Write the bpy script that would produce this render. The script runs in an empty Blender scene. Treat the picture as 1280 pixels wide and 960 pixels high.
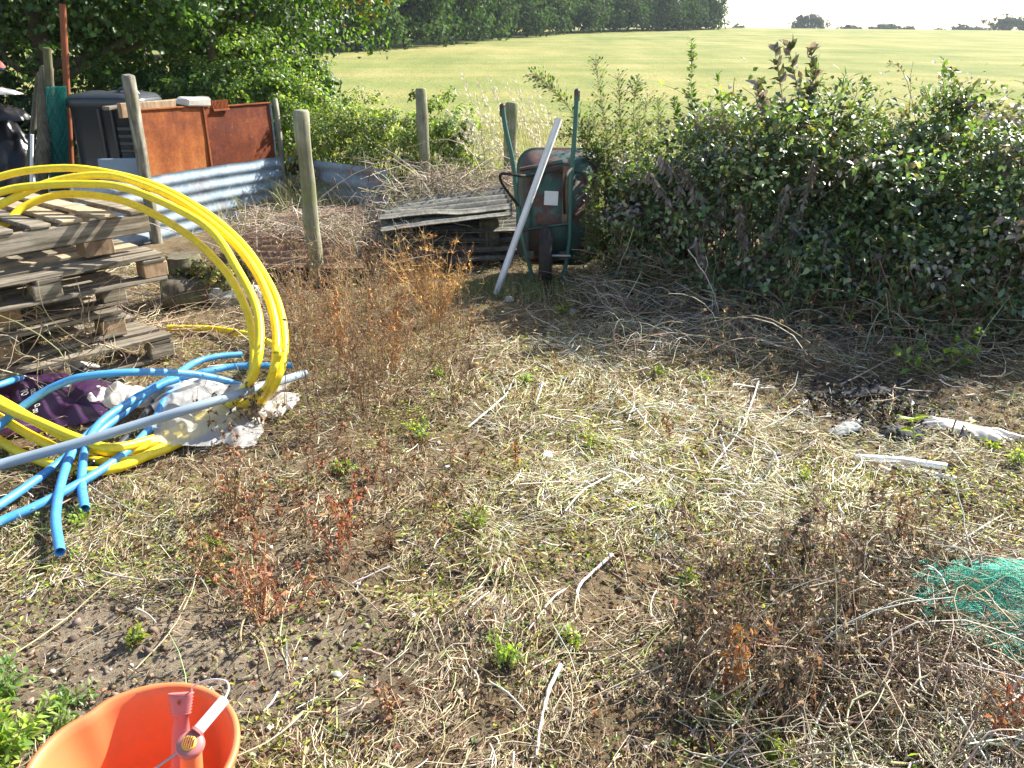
import bpy, bmesh, math, random
import numpy as np
from mathutils import Vector, Matrix
R = math.radians
rng = np.random.default_rng(7)
random.seed(7)
SC = bpy.context.scene
COL = SC.collection

# ------------------------------------------------------------------ camera, world, sun, exposure
CAM_H = 1.6
PITCH = R(22.7)
F = 1000.0
cd = bpy.data.cameras.new('camera')
cam = bpy.data.objects.new('camera', cd)
COL.objects.link(cam)
cam.location = (0, 0, CAM_H)
cam.rotation_euler = (R(90) - PITCH, 0, 0)
cd.sensor_width = 36
cd.lens = 36 * F / 1280
cd.clip_start = 0.05
cd.clip_end = 3000
SC.camera = cam

SUN_AZ = R(52)      # clockwise from +Y (straight ahead), i.e. ahead and to the right
SUN_EL = R(37)
w = bpy.data.worlds.new('World')
SC.world = w
w.use_nodes = True
nt = w.node_tree
bg = nt.nodes['Background']
sky = nt.nodes.new('ShaderNodeTexSky')
sky.sky_type = 'NISHITA'
sky.sun_disc = False
sky.sun_elevation = SUN_EL
sky.sun_rotation = SUN_AZ
sky.dust_density = 1.2
sky.air_density = 1.0
nt.links.new(sky.outputs[0], bg.inputs[0])
bg.inputs[1].default_value = 0.09
sd = bpy.data.lights.new('sun', 'SUN')
sun = bpy.data.objects.new('sun', sd)
COL.objects.link(sun)
sd.energy = 5.0
sd.angle = R(0.6)
sd.color = (1.0, 0.95, 0.86)
sun_dir = Vector((math.sin(SUN_AZ) * math.cos(SUN_EL), math.cos(SUN_AZ) * math.cos(SUN_EL), math.sin(SUN_EL)))
sun.rotation_euler = sun_dir.to_track_quat('Z', 'Y').to_euler()
SC.view_settings.view_transform = 'Standard'
SC.view_settings.look = 'None'
SC.view_settings.exposure = 1.5
SC.view_settings.gamma = 1.0
SC.cycles.max_bounces = 8
SC.cycles.transparent_max_bounces = 12

# ------------------------------------------------------------------ placement helpers
def phi(py): return PITCH + math.atan((py - 480) / F)
def Y_at(py, z=0.0): return (CAM_H - z) / math.tan(phi(py))
def dep(Y, z=0.0): return Y * math.cos(PITCH) + (CAM_H - z) * math.sin(PITCH)
def X_at(px, Y, z=0.0): return (px - 640) / F * dep(Y, z)
def G(px, py, z=0.0):                       # the point of height z seen at a photo pixel
    Y = Y_at(py, z)
    return np.array((X_at(px, Y, z), Y, z))
def D(px, py, Y):                           # the point at distance Y seen at a photo pixel
    z = CAM_H - Y * math.tan(phi(py))
    return np.array((X_at(px, Y, z), Y, z))

# ------------------------------------------------------------------ numpy noise
_tab = np.random.default_rng(3).random((256, 256)).astype(np.float32)
def vn(x, y, s=0):
    x = np.asarray(x, float) + s * 17.3; y = np.asarray(y, float) + s * 9.1
    xi = np.floor(x).astype(int); yi = np.floor(y).astype(int)
    fx = x - xi; fy = y - yi
    fx = fx * fx * (3 - 2 * fx); fy = fy * fy * (3 - 2 * fy)
    a = _tab[xi & 255, yi & 255]; b = _tab[(xi + 1) & 255, yi & 255]
    c = _tab[xi & 255, (yi + 1) & 255]; d = _tab[(xi + 1) & 255, (yi + 1) & 255]
    return (a * (1 - fx) + b * fx) * (1 - fy) + (c * (1 - fx) + d * fx) * fy
def fbm(x, y, s=0, o=4):
    t = 0; a = 0.5
    for k in range(o):
        t = t + a * (vn(x, y, s + k) * 2 - 1); x = np.asarray(x) * 2.03; y = np.asarray(y) * 2.03; a *= 0.5
    return t
def zg(x, y):
    x = np.asarray(x, float); y = np.asarray(y, float)
    z = 0.035 * fbm(x * 0.9, y * 0.9, 1, 3) + 0.026 * fbm(x * 4.2, y * 4.2, 5, 4)
    z = z + 0.03 * np.exp(-(((x - 0.0) / 0.5) ** 2 + ((y - 1.95) / 0.12) ** 2)) - 0.035 * np.exp(-(((x + 0.1) / 0.35) ** 2 + ((y - 2.1) / 0.10) ** 2))
    return z
def zf(x, y):                                # the rising field
    x = np.asarray(x, float); y = np.asarray(y, float)
    d = np.clip(y, 9, 160)
    z = 0.0054 * (d - 9) ** 1.385
    z = z * (1 - 0.0016 * np.clip(x, -60, 200))
    z = np.where(y > 160, z - 0.00012 * (y - 160) ** 1.7, z)
    return z - 0.02 + 0.03 * fbm(x * .3, y * .3, 8, 2)
def on(p, dz=0.0):                           # drop a point on the plot's relief
    return np.array((p[0], p[1], float(zg(p[0], p[1])) + dz))

# ------------------------------------------------------------------ materials
class NM:
    def __init__(s, name):
        s.m = bpy.data.materials.new(name); s.m.use_nodes = True
        s.t = s.m.node_tree; s.n = s.t.nodes; s.b = s.n['Principled BSDF']; s.out = s.n['Material Output']
    def new(s, t, **k):
        n = s.n.new(t)
        for a, v in k.items(): setattr(n, a, v)
        return n
    def link(s, a, b): s.t.links.new(a, b)
    def coord(s, kind='Object', scale=(1, 1, 1), rnd=True):
        tc = s.new('ShaderNodeTexCoord'); mp = s.new('ShaderNodeMapping')
        mp.inputs['Scale'].default_value = scale
        s.link(tc.outputs[kind], mp.inputs['Vector'])
        if rnd:
            oi = s.new('ShaderNodeObjectInfo'); mu = s.new('ShaderNodeMath', operation='MULTIPLY'); mu.inputs[1].default_value = 37.0
            s.link(oi.outputs['Random'], mu.inputs[0]); s.link(mu.outputs[0], mp.inputs['Location'])
        return mp.outputs[0]
    def noise(s, vec, scale, detail=5, rough=0.6, dist=0.0):
        n = s.new('ShaderNodeTexNoise'); n.inputs['Scale'].default_value = scale; n.inputs['Detail'].default_value = detail
        n.inputs['Roughness'].default_value = rough; n.inputs['Distortion'].default_value = dist
        if vec is not None: s.link(vec, n.inputs['Vector'])
        return n.outputs['Fac']
    def ramp(s, fac, stops):
        r = s.new('ShaderNodeValToRGB'); e = r.color_ramp.elements
        while len(e) < len(stops): e.new(0.5)
        for el, (p, c) in zip(e, stops): el.position = p; el.color = (*c, 1) if len(c) == 3 else c
        s.link(fac, r.inputs[0]); return r.outputs[0]
    def mix(s, fac, a, b, mode='MIX'):
        m = s.new('ShaderNodeMix', data_type='RGBA', blend_type=mode)
        for i, v in ((0, fac), (6, a), (7, b)):
            if hasattr(v, 'is_output'): s.link(v, m.inputs[i])
            else: m.inputs[i].default_value = v if i == 0 else (*v, 1)
        return m.outputs[2]
    def bump(s, h, strength=0.4, dist=0.01):
        b = s.new('ShaderNodeBump'); b.inputs['Strength'].default_value = strength; b.inputs['Distance'].default_value = dist
        s.link(h, b.inputs['Height']); s.link(b.outputs[0], s.b.inputs['Normal'])
    def base(s, c, rough=0.8, metal=0.0, spec=None):
        if hasattr(c, 'is_output'): s.link(c, s.b.inputs['Base Color'])
        else: s.b.inputs['Base Color'].default_value = (*c, 1)
        s.b.inputs['Roughness'].default_value = rough; s.b.inputs['Metallic'].default_value = metal
        if spec is not None: s.b.inputs['Specular IOR Level'].default_value = spec
        return s.m

def m_attr(name, rough=0.7, spec=0.3, trans=0.0, tcol=(1.0, 1.0, 0.5), nscale=0, var=0.25):
    k = NM(name)
    a = k.new('ShaderNodeAttribute', attribute_name='Col')
    c = a.outputs['Color']
    if nscale:
        f = k.noise(k.coord('Object', rnd=False), nscale, 3)
        c = k.mix(f, c, tuple(1 - var for _ in range(3)), 'MULTIPLY') if False else c
        r = k.ramp(f, [(0.3, (1 - var,) * 3), (0.7, (1 + var,) * 3)])
        c = k.mix(1.0, c, r, 'MULTIPLY')
    k.base(c, rough, 0, spec)
    if trans > 0:
        tr = k.new('ShaderNodeBsdfTranslucent'); mx = k.new('ShaderNodeMixShader'); mx.inputs[0].default_value = trans
        k.link(k.mix(1.0, c, tcol, 'MULTIPLY'), tr.inputs[0])
        k.link(k.b.outputs[0], mx.inputs[1]); k.link(tr.outputs[0], mx.inputs[2]); k.link(mx.outputs[0], k.out.inputs[0])
    return k.m
M = {}
M['straw'] = m_attr('dry_straw', 0.6, 0.4, 0.12, (1.1, 1.0, .8))
M['bark'] = m_attr('twig_bark', 0.85, 0.2, 0, nscale=30, var=.3)
M['leaf'] = m_attr('green_leaf', 0.45, 0.45, 0.42, (1.7, 1.9, .55))
M['gloss_leaf'] = m_attr('glossy_bramble_leaf', 0.42, 1.0, 0.28, (1.7, 1.75, .6))
M['dead_leaf'] = m_attr('dead_leaf', 0.75, 0.25, 0.3, (1.2, 1.0, .7))
M['far_leaf'] = m_attr('far_foliage', 0.8, 0.15, 0.25, (1.4, 1.6, .6))
M['clod'] = m_attr('soil_clod', 0.95, 0.1, 0, nscale=60, var=.35)
M['netting'] = m_attr('teal_netting', 0.4, 0.5, 0.3, (1, 1.2, 1.1))

def m_soil():
    k = NM('garden_soil'); v = k.coord('Object', rnd=False)
    a = k.noise(v, 1.3, 6, .65); b = k.noise(v, 14, 8, .75); c = k.noise(v, 90, 6, .8)
    col = k.ramp(a, [(.3, (.12, .098, .072)), (.5, (.195, .165, .125)), (.72, (.28, .24, .185))])
    col = k.mix(1.0, col, k.ramp(b, [(.3, (.55, .53, .5)), (.7, (1.35, 1.3, 1.25))]), 'MULTIPLY')
    col = k.mix(1.0, col, k.ramp(c, [(.3, (.7, .7, .7)), (.7, (1.25, 1.25, 1.25))]), 'MULTIPLY')
    ad = k.new('ShaderNodeMath', operation='ADD'); k.link(b, ad.inputs[0]); k.link(c, ad.inputs[1])
    k.bump(ad.outputs[0], 0.9, 0.02)
    at = k.new('ShaderNodeAttribute', attribute_name='Col'); col = k.mix(1.0, col, at.outputs['Color'], 'MULTIPLY')
    return k.base(col, 0.95, 0, .15)
def m_field():
    k = NM('stubble_field'); v = k.coord('Object', (1, .35, 1), rnd=False); v2 = k.coord('Object', (.05, .28, 1), rnd=False)
    a = k.noise(v, .25, 6, .65); b = k.noise(v, 6, 6, .75); c = k.noise(v2, .6, 4, .6, .8)
    col = k.ramp(a, [(.32, (.17, .20, .065)), (.5, (.25, .25, .092)), (.68, (.32, .295, .13))])
    col = k.mix(1.0, col, k.ramp(b, [(.25, (.72, .74, .68)), (.75, (1.22, 1.2, 1.15))]), 'MULTIPLY')
    col = k.mix(1.0, col, k.ramp(c, [(.35, (.76, .88, .72)), (.65, (1.15, 1.07, 1.08))]), 'MULTIPLY')
    k.bump(b, 0.6, 0.15)
    return k.base(col, 0.95, 0, .1)
def m_wood(name, dark, light, grain=(2.5, 40, 40), green=0.0, rough=.85):
    k = NM(name); v = k.coord('Object', grain); v1 = k.coord('Object')
    a = k.noise(v, 1.0, 6, .7, .4); b = k.noise(v1, 7, 5, .65)
    col = k.ramp(a, [(.28, tuple(x * .55 for x in dark)), (.42, dark), (.68, light)])
    col = k.mix(1.0, col, k.ramp(b, [(.3, (.62, .62, .6)), (.7, (1.2, 1.18, 1.15))]), 'MULTIPLY')
    if green:
        g = k.ramp(k.noise(v1, 5, 5, .7), [(.45, (0, 0, 0)), (.62, (green,) * 3)])
        col = k.mix(g, col, (.17, .19, .06))
    k.bump(a, 0.5, 0.006)
    return k.base(col, rough, 0, .25)
def m_rust(dk=0):
    k = NM('rusted_sheet_metal'); v = k.coord('Object', (1, 1, 1)); v2 = k.coord('Object', (6, 6, .8))
    a = k.noise(v, 2.2, 8, .7); b = k.noise(v, 35, 6, .75); c = k.noise(v2, 1.2, 5, .6)
    col = k.ramp(a, [(.30, (.13, .042, .022)), (.45, (.25, .072, .022)), (.58, (.36, .115, .028)), (.74, (.42, .17, .05))])
    col = k.mix(1.0, col, k.ramp(b, [(.3, (.62, .6, .6)), (.7, (1.25, 1.2, 1.2))]), 'MULTIPLY')
    col = k.mix(1.0, col, k.ramp(c, [(.35, (.72, .66, .62)), (.65, (1.1, 1.1, 1.1))]), 'MULTIPLY')
    if dk: col = k.mix(1.0, col, (.62, .50, .55), 'MULTIPLY')
    f = k.ramp(k.noise(k.coord('Object', (1, 1, 1)), 9, 8, .8), [(.60, (0, 0, 0)), (.70, (.75, .75, .75))])
    col = k.mix(f, col, (.42, .22, .09) if dk else (.13, .05, .03))
    k.bump(b, 0.35, 0.004)
    return k.base(col, 0.8, 0.0, .25)
def m_galv(rusty=.3):
    k = NM('weathered_galvanised_sheet'); v = k.coord('Object', (1, 1, 1))
    a = k.noise(v, 4, 7, .7); b = k.noise(v, 26, 5, .7)
    col = k.ramp(a, [(.3, (.22, .29, .35)), (.55, (.30, .38, .45)), (.75, (.40, .47, .53))])
    col = k.mix(1.0, col, k.ramp(b, [(.3, (.72, .72, .72)), (.7, (1.12, 1.12, 1.12))]), 'MULTIPLY')
    r = k.ramp(k.noise(v, 2.4, 8, .75), [(.62 - rusty * .2, (0, 0, 0)), (.72, (.9, .9, .9))])
    col = k.mix(r, col, (.23, .095, .045))
    k.bump(b, .2, .003)
    return k.base(col, 0.72, 0.0, .3)
def m_cement():
    k = NM('lichened_cement_sheet'); v = k.coord('Object')
    a = k.noise(v, 5, 8, .75); b = k.noise(v, 40, 5, .7)
    col = k.ramp(a, [(.3, (.06, .056, .048)), (.5, (.14, .135, .115)), (.72, (.26, .25, .215))])
    col = k.mix(1.0, col, k.ramp(b, [(.3, (.7, .7, .7)), (.7, (1.2, 1.2, 1.15))]), 'MULTIPLY')
    k.bump(b, .4, .004)
    return k.base(col, .92)
def m_green_paint():
    k = NM('flaking_green_paint'); v = k.coord('Object')
    a = k.noise(v, 5, 8, .72); b = k.noise(v, 30, 5, .7)
    col = k.ramp(k.noise(v, 3, 4), [(.3, (.02, .06, .045)), (.7, (.07, .14, .115))])
    r = k.ramp(a, [(.45, (0, 0, 0)), (.53, (1, 1, 1))])
    rc = k.ramp(b, [(.3, (.06, .03, .022)), (.7, (.15, .07, .05))])
    col = k.mix(r, col, rc)
    k.bump(a, .3, .003)
    return k.base(col, .55, 0, .4)
def m_plain(name, c, rough=.5, metal=0, spec=.5, dirt=.25, scale=12, dcol=(.12, .09, .06)):
    k = NM(name); v = k.coord('Object')
    a = k.noise(v, scale, 6, .7); b = k.noise(v, 3, 3, .6)
    f = k.ramp(a, [(.45, (0, 0, 0)), (.8, (dirt,) * 3)])
    col = k.mix(f, c, dcol)
    col = k.mix(1.0, col, k.ramp(b, [(.3, (.88, .88, .88)), (.7, (1.08, 1.08, 1.08))]), 'MULTIPLY')
    k.bump(a, .12, .003)
    return k.base(col, rough, metal, spec)
def m_film(name, c, alpha=.75, rough=.3):
    k = NM(name); v = k.coord('Object')
    a = k.noise(v, 9, 6, .7); 
    col = k.mix(k.ramp(a, [(.5, (0, 0, 0)), (.8, (.5, .5, .5))]), c, tuple(x * .6 for x in c))
    k.bump(a, .5, .01); k.base(col, rough, 0, .6)
    tr = k.new('ShaderNodeBsdfTranslucent'); k.link(col, tr.inputs[0])
    mx = k.new('ShaderNodeMixShader'); mx.inputs[0].default_value = .35
    k.link(k.b.outputs[0], mx.inputs[1]); k.link(tr.outputs[0], mx.inputs[2])
    tp = k.new('ShaderNodeBsdfTransparent'); m2 = k.new('ShaderNodeMixShader'); m2.inputs[0].default_value = alpha
    k.link(tp.outputs[0], m2.inputs[1]); k.link(mx.outputs[0], m2.inputs[2]); k.link(m2.outputs[0], k.out.inputs[0])
    return k.m
M['soil'] = m_soil(); M['field'] = m_field(); M['rust'] = m_rust(); M['dark_rust'] = m_rust(1); M['galv'] = m_galv(.3); M['galv_rusty'] = m_galv(.75)
M['cement'] = m_cement(); M['green_paint'] = m_green_paint()
M['grey_post'] = m_wood('weathered_grey_stake', (.19, .175, .14), (.40, .38, .32), (30, 30, 2.2), .3)
M['grey_wood'] = m_wood('weathered_grey_wood', (.16, .135, .10), (.38, .335, .27))
M['pale_wood'] = m_wood('pale_pallet_wood', (.36, .28, .18), (.60, .50, .36))
M['green_tube'] = m_plain('green_painted_tube', (.05, .16, .12), .5, 0, .4, .6, 18, (.10, .05, .035))
M['green_wood'] = m_wood('algae_stained_post_wood', (.22, .21, .145), (.40, .39, .28), (30, 30, 2.2), .7)
M['tan_wood'] = m_wood('brown_pallet_block', (.30, .20, .12), (.48, .34, .22), (20, 20, 4))
M['dark_wood'] = m_wood('dark_old_timber', (.09, .075, .055), (.20, .17, .13), (30, 30, 2.2), .4)
M['yellow'] = m_plain('yellow_gas_pipe', (.92, .70, .02), .38, 0, .5, .5, 26, (.42, .30, .08))
M['blue'] = m_plain('blue_water_pipe', (.06, .30, .64), .38, 0, .5, .42, 30, (.26, .33, .36))
M['grey_pipe'] = m_plain('grey_plastic_pipe', (.27, .34, .40), .4, 0, .5, .25, 14, (.3, .28, .24))
M['black_plastic'] = m_plain('black_plastic', (.045, .05, .058), .35, 0, .5, .15, 8, (.10, .09, .075))
M['orange'] = m_plain('orange_bucket_plastic', (.84, .20, .07), .5, 0, .4, .45, 30, (.50, .22, .11))
M['white_paint'] = m_plain('chalky_white_paint', (.86, .87, .87), .5, 0, .4, .25, 10, (.4, .37, .32))
M['rubber'] = m_plain('perished_rubber', (.035, .03, .028), .8, 0, .3, .5, 14, (.12, .09, .07))
M['stone'] = m_plain('pale_stone', (.62, .58, .52), .9, 0, .2, .4, 30, (.3, .25, .19))
M['concrete'] = m_plain('mossy_concrete', (.34, .35, .33), .9, 0, .2, .6, 14, (.16, .17, .09))
M['pink'] = m_plain('faded_pink_plastic', (.52, .17, .16), .5, 0, .4, .3, 30, (.55, .3, .25))
M['cap_yellow'] = m_plain('yellow_cap_plastic', (.75, .52, .06), .5, 0, .4, .25, 60)
M['steel'] = m_plain('dull_steel', (.5, .47, .44), .4, .7, .5, .3, 40)
M['purple_bag'] = m_film('purple_sack_film', (.075, .030, .085), 1.0, .28)
M['clear_bag'] = m_film('cloudy_clear_polythene', (.78, .77, .74), .60, .18)
M['white_bag'] = m_film('dirty_white_polythene', (.80, .76, .70), .97, .35)
M['black_bag'] = m_film('black_polythene', (.02, .02, .024), 1.0, .3)
M['blue_tarp'] = m_film('blue_plastic', (.05, .13, .40), 1.0, .35)
M['red_cloth'] = m_film('red_plastic', (.45, .04, .02), 1.0, .5)
M['ash'] = m_plain('charred_rubbish', (.03, .03, .032), .8, 0, .3, .6, 20, (.2, .19, .18))
M['print_white'] = m_plain('printed_white', (.75, .72, .68), .5)
M['dull_rust'] = m_plain('dull_brown_rust', (.20, .115, .075), .85, 0, .2, .6, 9, (.30, .25, .19))
M['rust_pole'] = m_plain('rusty_pole', (.28, .085, .035), .7, 0, .3, .4, 12, (.1, .05, .03))

# ------------------------------------------------------------------ mesh helpers
def tag(o, label=None, cat=None, group=None, kind=None):
    if label: o['label'] = label
    if cat: o['category'] = cat
    if group: o['group'] = group
    if kind: o['kind'] = kind
    return o
def empty(name, loc=(0, 0, 0), rz=0, rx=0, ry=0):
    o = bpy.data.objects.new(name, None); COL.objects.link(o); o.location = tuple(loc); o.rotation_euler = (rx, ry, rz)
    o.empty_display_size = .1
    return o
class MB:
    def __init__(s): s.v = []; s.f = []; s.n = 0; s.c = []
    def add(s, v, f, c=None):
        v = np.asarray(v, np.float32).reshape(-1, 3); f = np.asarray(f, np.int64)
        s.v.append(v); s.f.append(f + s.n); s.n += len(v)
        if c is None: c = np.ones((len(v), 3), np.float32)
        c = np.asarray(c, np.float32)
        if c.ndim == 1: c = np.tile(c, (len(v), 1))
        s.c.append(c)
    def build(s, name, mat, parent=None, smooth=True, color=True, origin=None):
        me = bpy.data.meshes.new(name)
        v = np.concatenate(s.v)
        if origin is not None: v = v - np.asarray(origin, np.float32)
        me.vertices.add(len(v)); me.vertices.foreach_set('co', v.ravel())
        sizes = np.concatenate([np.full(len(f), f.shape[1]) for f in s.f]); idx = np.concatenate([f.ravel() for f in s.f])
        me.loops.add(len(idx)); me.loops.foreach_set('vertex_index', idx.astype(np.int32))
        me.polygons.add(len(sizes)); st = np.zeros(len(sizes), np.int32); st[1:] = np.cumsum(sizes)[:-1]
        me.polygons.foreach_set('loop_start', st)
        if smooth: me.polygons.foreach_set('use_smooth', np.ones(len(sizes), bool))
        me.update(calc_edges=True)
        if color:
            a = me.color_attributes.new('Col', 'FLOAT_COLOR', 'POINT')
            c = np.concatenate(s.c); c = np.concatenate([c, np.ones((len(c), 1), np.float32)], 1)
            a.data.foreach_set('color', c.ravel())
        me.materials.append(mat)
        o = bpy.data.objects.new(name, me); COL.objects.link(o)
        if origin is not None: o.location = tuple(float(t) for t in origin)
        if parent: o.parent = parent
        return o
def norm(a): return a / np.maximum(np.linalg.norm(a, axis=-1, keepdims=True), 1e-9)
def tubes(mb, P, rad, S=4, col=None, cap=False):
    """P (N,K,3) paths, rad (N,K) or scalar, col (N,3)."""
    P = np.asarray(P, float); N, K, _ = P.shape
    rad = np.broadcast_to(np.asarray(rad, float), (N, K)) if np.ndim(rad) != 1 else np.repeat(np.asarray(rad)[:, None], K, 1)
    T = norm(np.gradient(P, axis=1))
    ref = np.tile(np.array([[.03, .07, 1.0]]), (N, 1)); mT = norm(T.mean(1))
    bad = np.abs((mT * norm(ref)).sum(-1)) > .85; ref[bad] = (1, .1, .05)
    ref = ref[:, None, :]
    A = norm(np.cross(T, np.broadcast_to(ref, T.shape))); B = np.cross(T, A)
    th = np.arange(S) * 2 * math.pi / S
    V = P[:, :, None, :] + rad[:, :, None, None] * (np.cos(th)[None, None, :, None] * A[:, :, None, :] + np.sin(th)[None, None, :, None] * B[:, :, None, :])
    i = np.arange(N)[:, None, None] * K * S; k = np.arange(K - 1)[None, :, None] * S; j = np.arange(S)[None, None, :]; j2 = (j + 1) % S
    Fq = np.stack([i + k + j, i + k + j2, i + k + S + j2, i + k + S + j], -1).reshape(-1, 4)
    c = None if col is None else np.repeat(np.asarray(col, float).reshape(-1, 3) if np.ndim(col) > 1 else np.tile(col, (N, 1)), K * S, 0)
    mb.add(V.reshape(-1, 3), Fq, c)
    if cap:
        base = np.arange(N) * K * S
        for off in (0, (K - 1) * S):
            if S == 4: mb.add(V.reshape(N, K, S, 3)[:, 0 if off == 0 else -1].reshape(-1, 3), np.arange(N * S).reshape(N, S), None if col is None else c.reshape(N, K * S, 3)[:, :S].reshape(-1, 3))
            else: mb.add(V.reshape(N, K, S, 3)[:, 0 if off == 0 else -1].reshape(-1, 3), np.arange(N * S).reshape(N, S), None if col is None else c.reshape(N, K * S, 3)[:, :S].reshape(-1, 3))
def cr(pts, n=60, closed=False):
    """Catmull-Rom resample"""
    p = np.asarray(pts, float)
    if closed: q = np.vstack([p[-1], p, p[0], p[1]]); m = len(p)
    else: q = np.vstack([2 * p[0] - p[1], p, 2 * p[-1] - p[-2]]); m = len(p) - 1
    t = np.linspace(0, m, n, endpoint=not closed) if not closed else np.linspace(0, m, n, endpoint=False)
    i = np.minimum(t.astype(int), m - 1); u = (t - i)[:, None]
    a, b, c, d = q[i], q[i + 1], q[i + 2], q[i + 3]
    return .5 * ((2 * b) + (-a + c) * u + (2 * a - 5 * b + 4 * c - d) * u ** 2 + (-a + 3 * b - 3 * c + d) * u ** 3)
def leaves(mb, pos, ax, nrm, L, W, col, fold=.25, kind=6, droop=.15):
    """pointed folded leaves, base at pos; 6 verts, 4 faces (kind 6) or one folded quad pair (kind 4)"""
    N = len(pos); ax = norm(np.asarray(ax, float)); nrm = np.asarray(nrm, float)
    s = norm(np.cross(ax, nrm)); n = norm(np.cross(s, ax))
    L = np.broadcast_to(L, (N,))[:, None]; W = np.broadcast_to(W, (N,))[:, None]
    f = fold
    if kind == 6:
        b = pos; t = pos + ax * L - n * L * droop
        l1 = pos + ax * L * .35 + s * W * .5 + n * W * f; r1 = pos + ax * L * .35 - s * W * .5 + n * W * f
        l2 = pos + ax * L * .72 + s * W * .33 + n * (W * f * .6 - L * droop * .5); r2 = pos + ax * L * .72 - s * W * .33 + n * (W * f * .6 - L * droop * .5)
        m = pos + ax * L * .5 - n * L * droop * .1
        V = np.stack([b, l1, l2, t, r2, r1, m], 1).reshape(-1, 3)
        o = np.arange(N)[:, None] * 7
        T = np.array([[0, 6, 1], [1, 6, 2], [2, 6, 3], [3, 6, 4], [4, 6, 5], [5, 6, 0]])
        Fa = (o[:, :, None] + T[None]).reshape(-1, 3)
        mb.add(V, Fa, np.repeat(col, 7, 0))
    else:
        V = np.stack([pos, pos + ax * L * .5 + s * W * .5 + n * W * f, pos + ax * L - n * L * droop, pos + ax * L * .5 - s * W * .5 + n * W * f], 1).reshape(-1, 3)
        o = np.arange(N)[:, None] * 4
        T = np.array([[0, 2, 1], [0, 3, 2]])
        mb.add(V, (o[:, :, None] + T[None]).reshape(-1, 3), np.repeat(col, 4, 0))
def pick(cols, N, jit=.18, r=None):
    r = r or rng
    cols = np.asarray(cols, float); p = None
    if cols.shape[1] == 4: p = cols[:, 3] / cols[:, 3].sum(); cols = cols[:, :3]
    c = cols[r.choice(len(cols), N, p=p)]
    return np.clip(c * (1 + jit * r.normal(size=(N, 1))) * (1 + jit * .35 * r.normal(size=(N, 3))), .004, .95)
def udir(N, r=None):
    r = r or rng
    return norm(r.normal(size=(N, 3)))
def bm_obj(name, bm, mat, parent=None, smooth=False):
    me = bpy.data.meshes.new(name); bm.to_mesh(me); bm.free(); me.materials.append(mat)
    if smooth:
        for p in me.polygons: p.use_smooth = True
    o = bpy.data.objects.new(name, me); COL.objects.link(o)
    if parent: o.parent = parent
    return o
def box_mesh(name, sx, sy, sz, mat, bev=.003, jit=.0, cuts=1):
    bm = bmesh.new(); bmesh.ops.create_cube(bm, size=1)
    for v in bm.verts: v.co = Vector((v.co.x * sx, v.co.y * sy, v.co.z * sz))
    if bev: bmesh.ops.bevel(bm, geom=bm.edges[:], offset=bev, segments=1, affect='EDGES')
    if jit:
        for v in bm.verts: v.co += Vector([random.uniform(-jit, jit) for _ in range(3)])
    me = bpy.data.meshes.new(name); bm.to_mesh(me); bm.free(); (me.materials.append(mat) if mat else None); return me
def put(name, me, parent=None, loc=(0, 0, 0), rot=(0, 0, 0)):
    o = bpy.data.objects.new(name, me); COL.objects.link(o); o.location = tuple(loc); o.rotation_euler = rot
    if parent: o.parent = parent
    return o
def tube_obj(name, pts, r, mat, parent=None, S=10, n=40, smooth_path=True, taper=None, cap=True):
    p = np.asarray(pts, float)
    if smooth_path and len(p) > 2: p = cr(p, n)
    K = len(p); rr = np.full(K, r) if taper is None else r * np.interp(np.linspace(0, 1, K), np.linspace(0, 1, len(taper)), taper)
    mb = MB(); o0 = p[0].copy(); tubes(mb, p[None], rr[None], S, cap=cap)
    return mb.build(name, mat, parent, color=False, origin=o0 if parent is None else None)
def hollow_tube(name, pts, r, mat, n=40, wall=.8):
    """pipe with an open hollow end"""
    p = cr(np.asarray(pts, float), n) if len(pts) > 2 else np.asarray(pts, float)
    mb = MB(); o0 = p[0].copy(); K = len(p)
    tubes(mb, p[None], np.full((1, K), r), 12)
    d0 = norm(p[1] - p[0]); d1 = norm(p[-1] - p[-2])
    for a, d in ((p[0], d0), (p[-1], -d1)):
        q = np.array([a, a, a + d * .001, a + d * .06]); q = np.stack([a - d * .0005, a, a + d * .0012, a + d * .06])
        tubes(mb, q[None], np.array([[r, r * .9, r * wall, r * wall]]), 12)
    return mb.build(name, mat, color=False, origin=o0)

def blob(x, y, cx, cy, rx, ry): return np.exp(-(((x - cx) / rx) ** 2 + ((y - cy) / ry) ** 2))
def gp(px, py): p = G(px, py); return p[0], p[1]
def B_(x, y, px, py, rx, ry): c = gp(px, py); return blob(x, y, c[0], c[1], rx, ry)
def soil_bare(x, y):      # 1 where the soil is bare
    s = B_(x, y, 150, 830, .55, .22) + .8 * B_(x, y, 60, 780, .4, .25) + .75 * B_(x, y, 380, 900, .35, .2) + .6 * B_(x, y, 420, 800, .3, .15) + .35 * B_(x, y, 400, 620, .3, .3) + .4 * B_(x, y, 560, 800, .15, .08) + .5 * B_(x, y, 40, 930, .3, .2)
    return np.clip(s + .25 * fbm(x * 3, y * 3, 31, 3), 0, 1)
def burnt(x, y): return np.clip(B_(x, y, 1090, 500, .38, .30) * 1.2 + .5 * B_(x, y, 1020, 470, .4, .25) + .2 * fbm(x * 6, y * 6, 40, 3), 0, 1)
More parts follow.
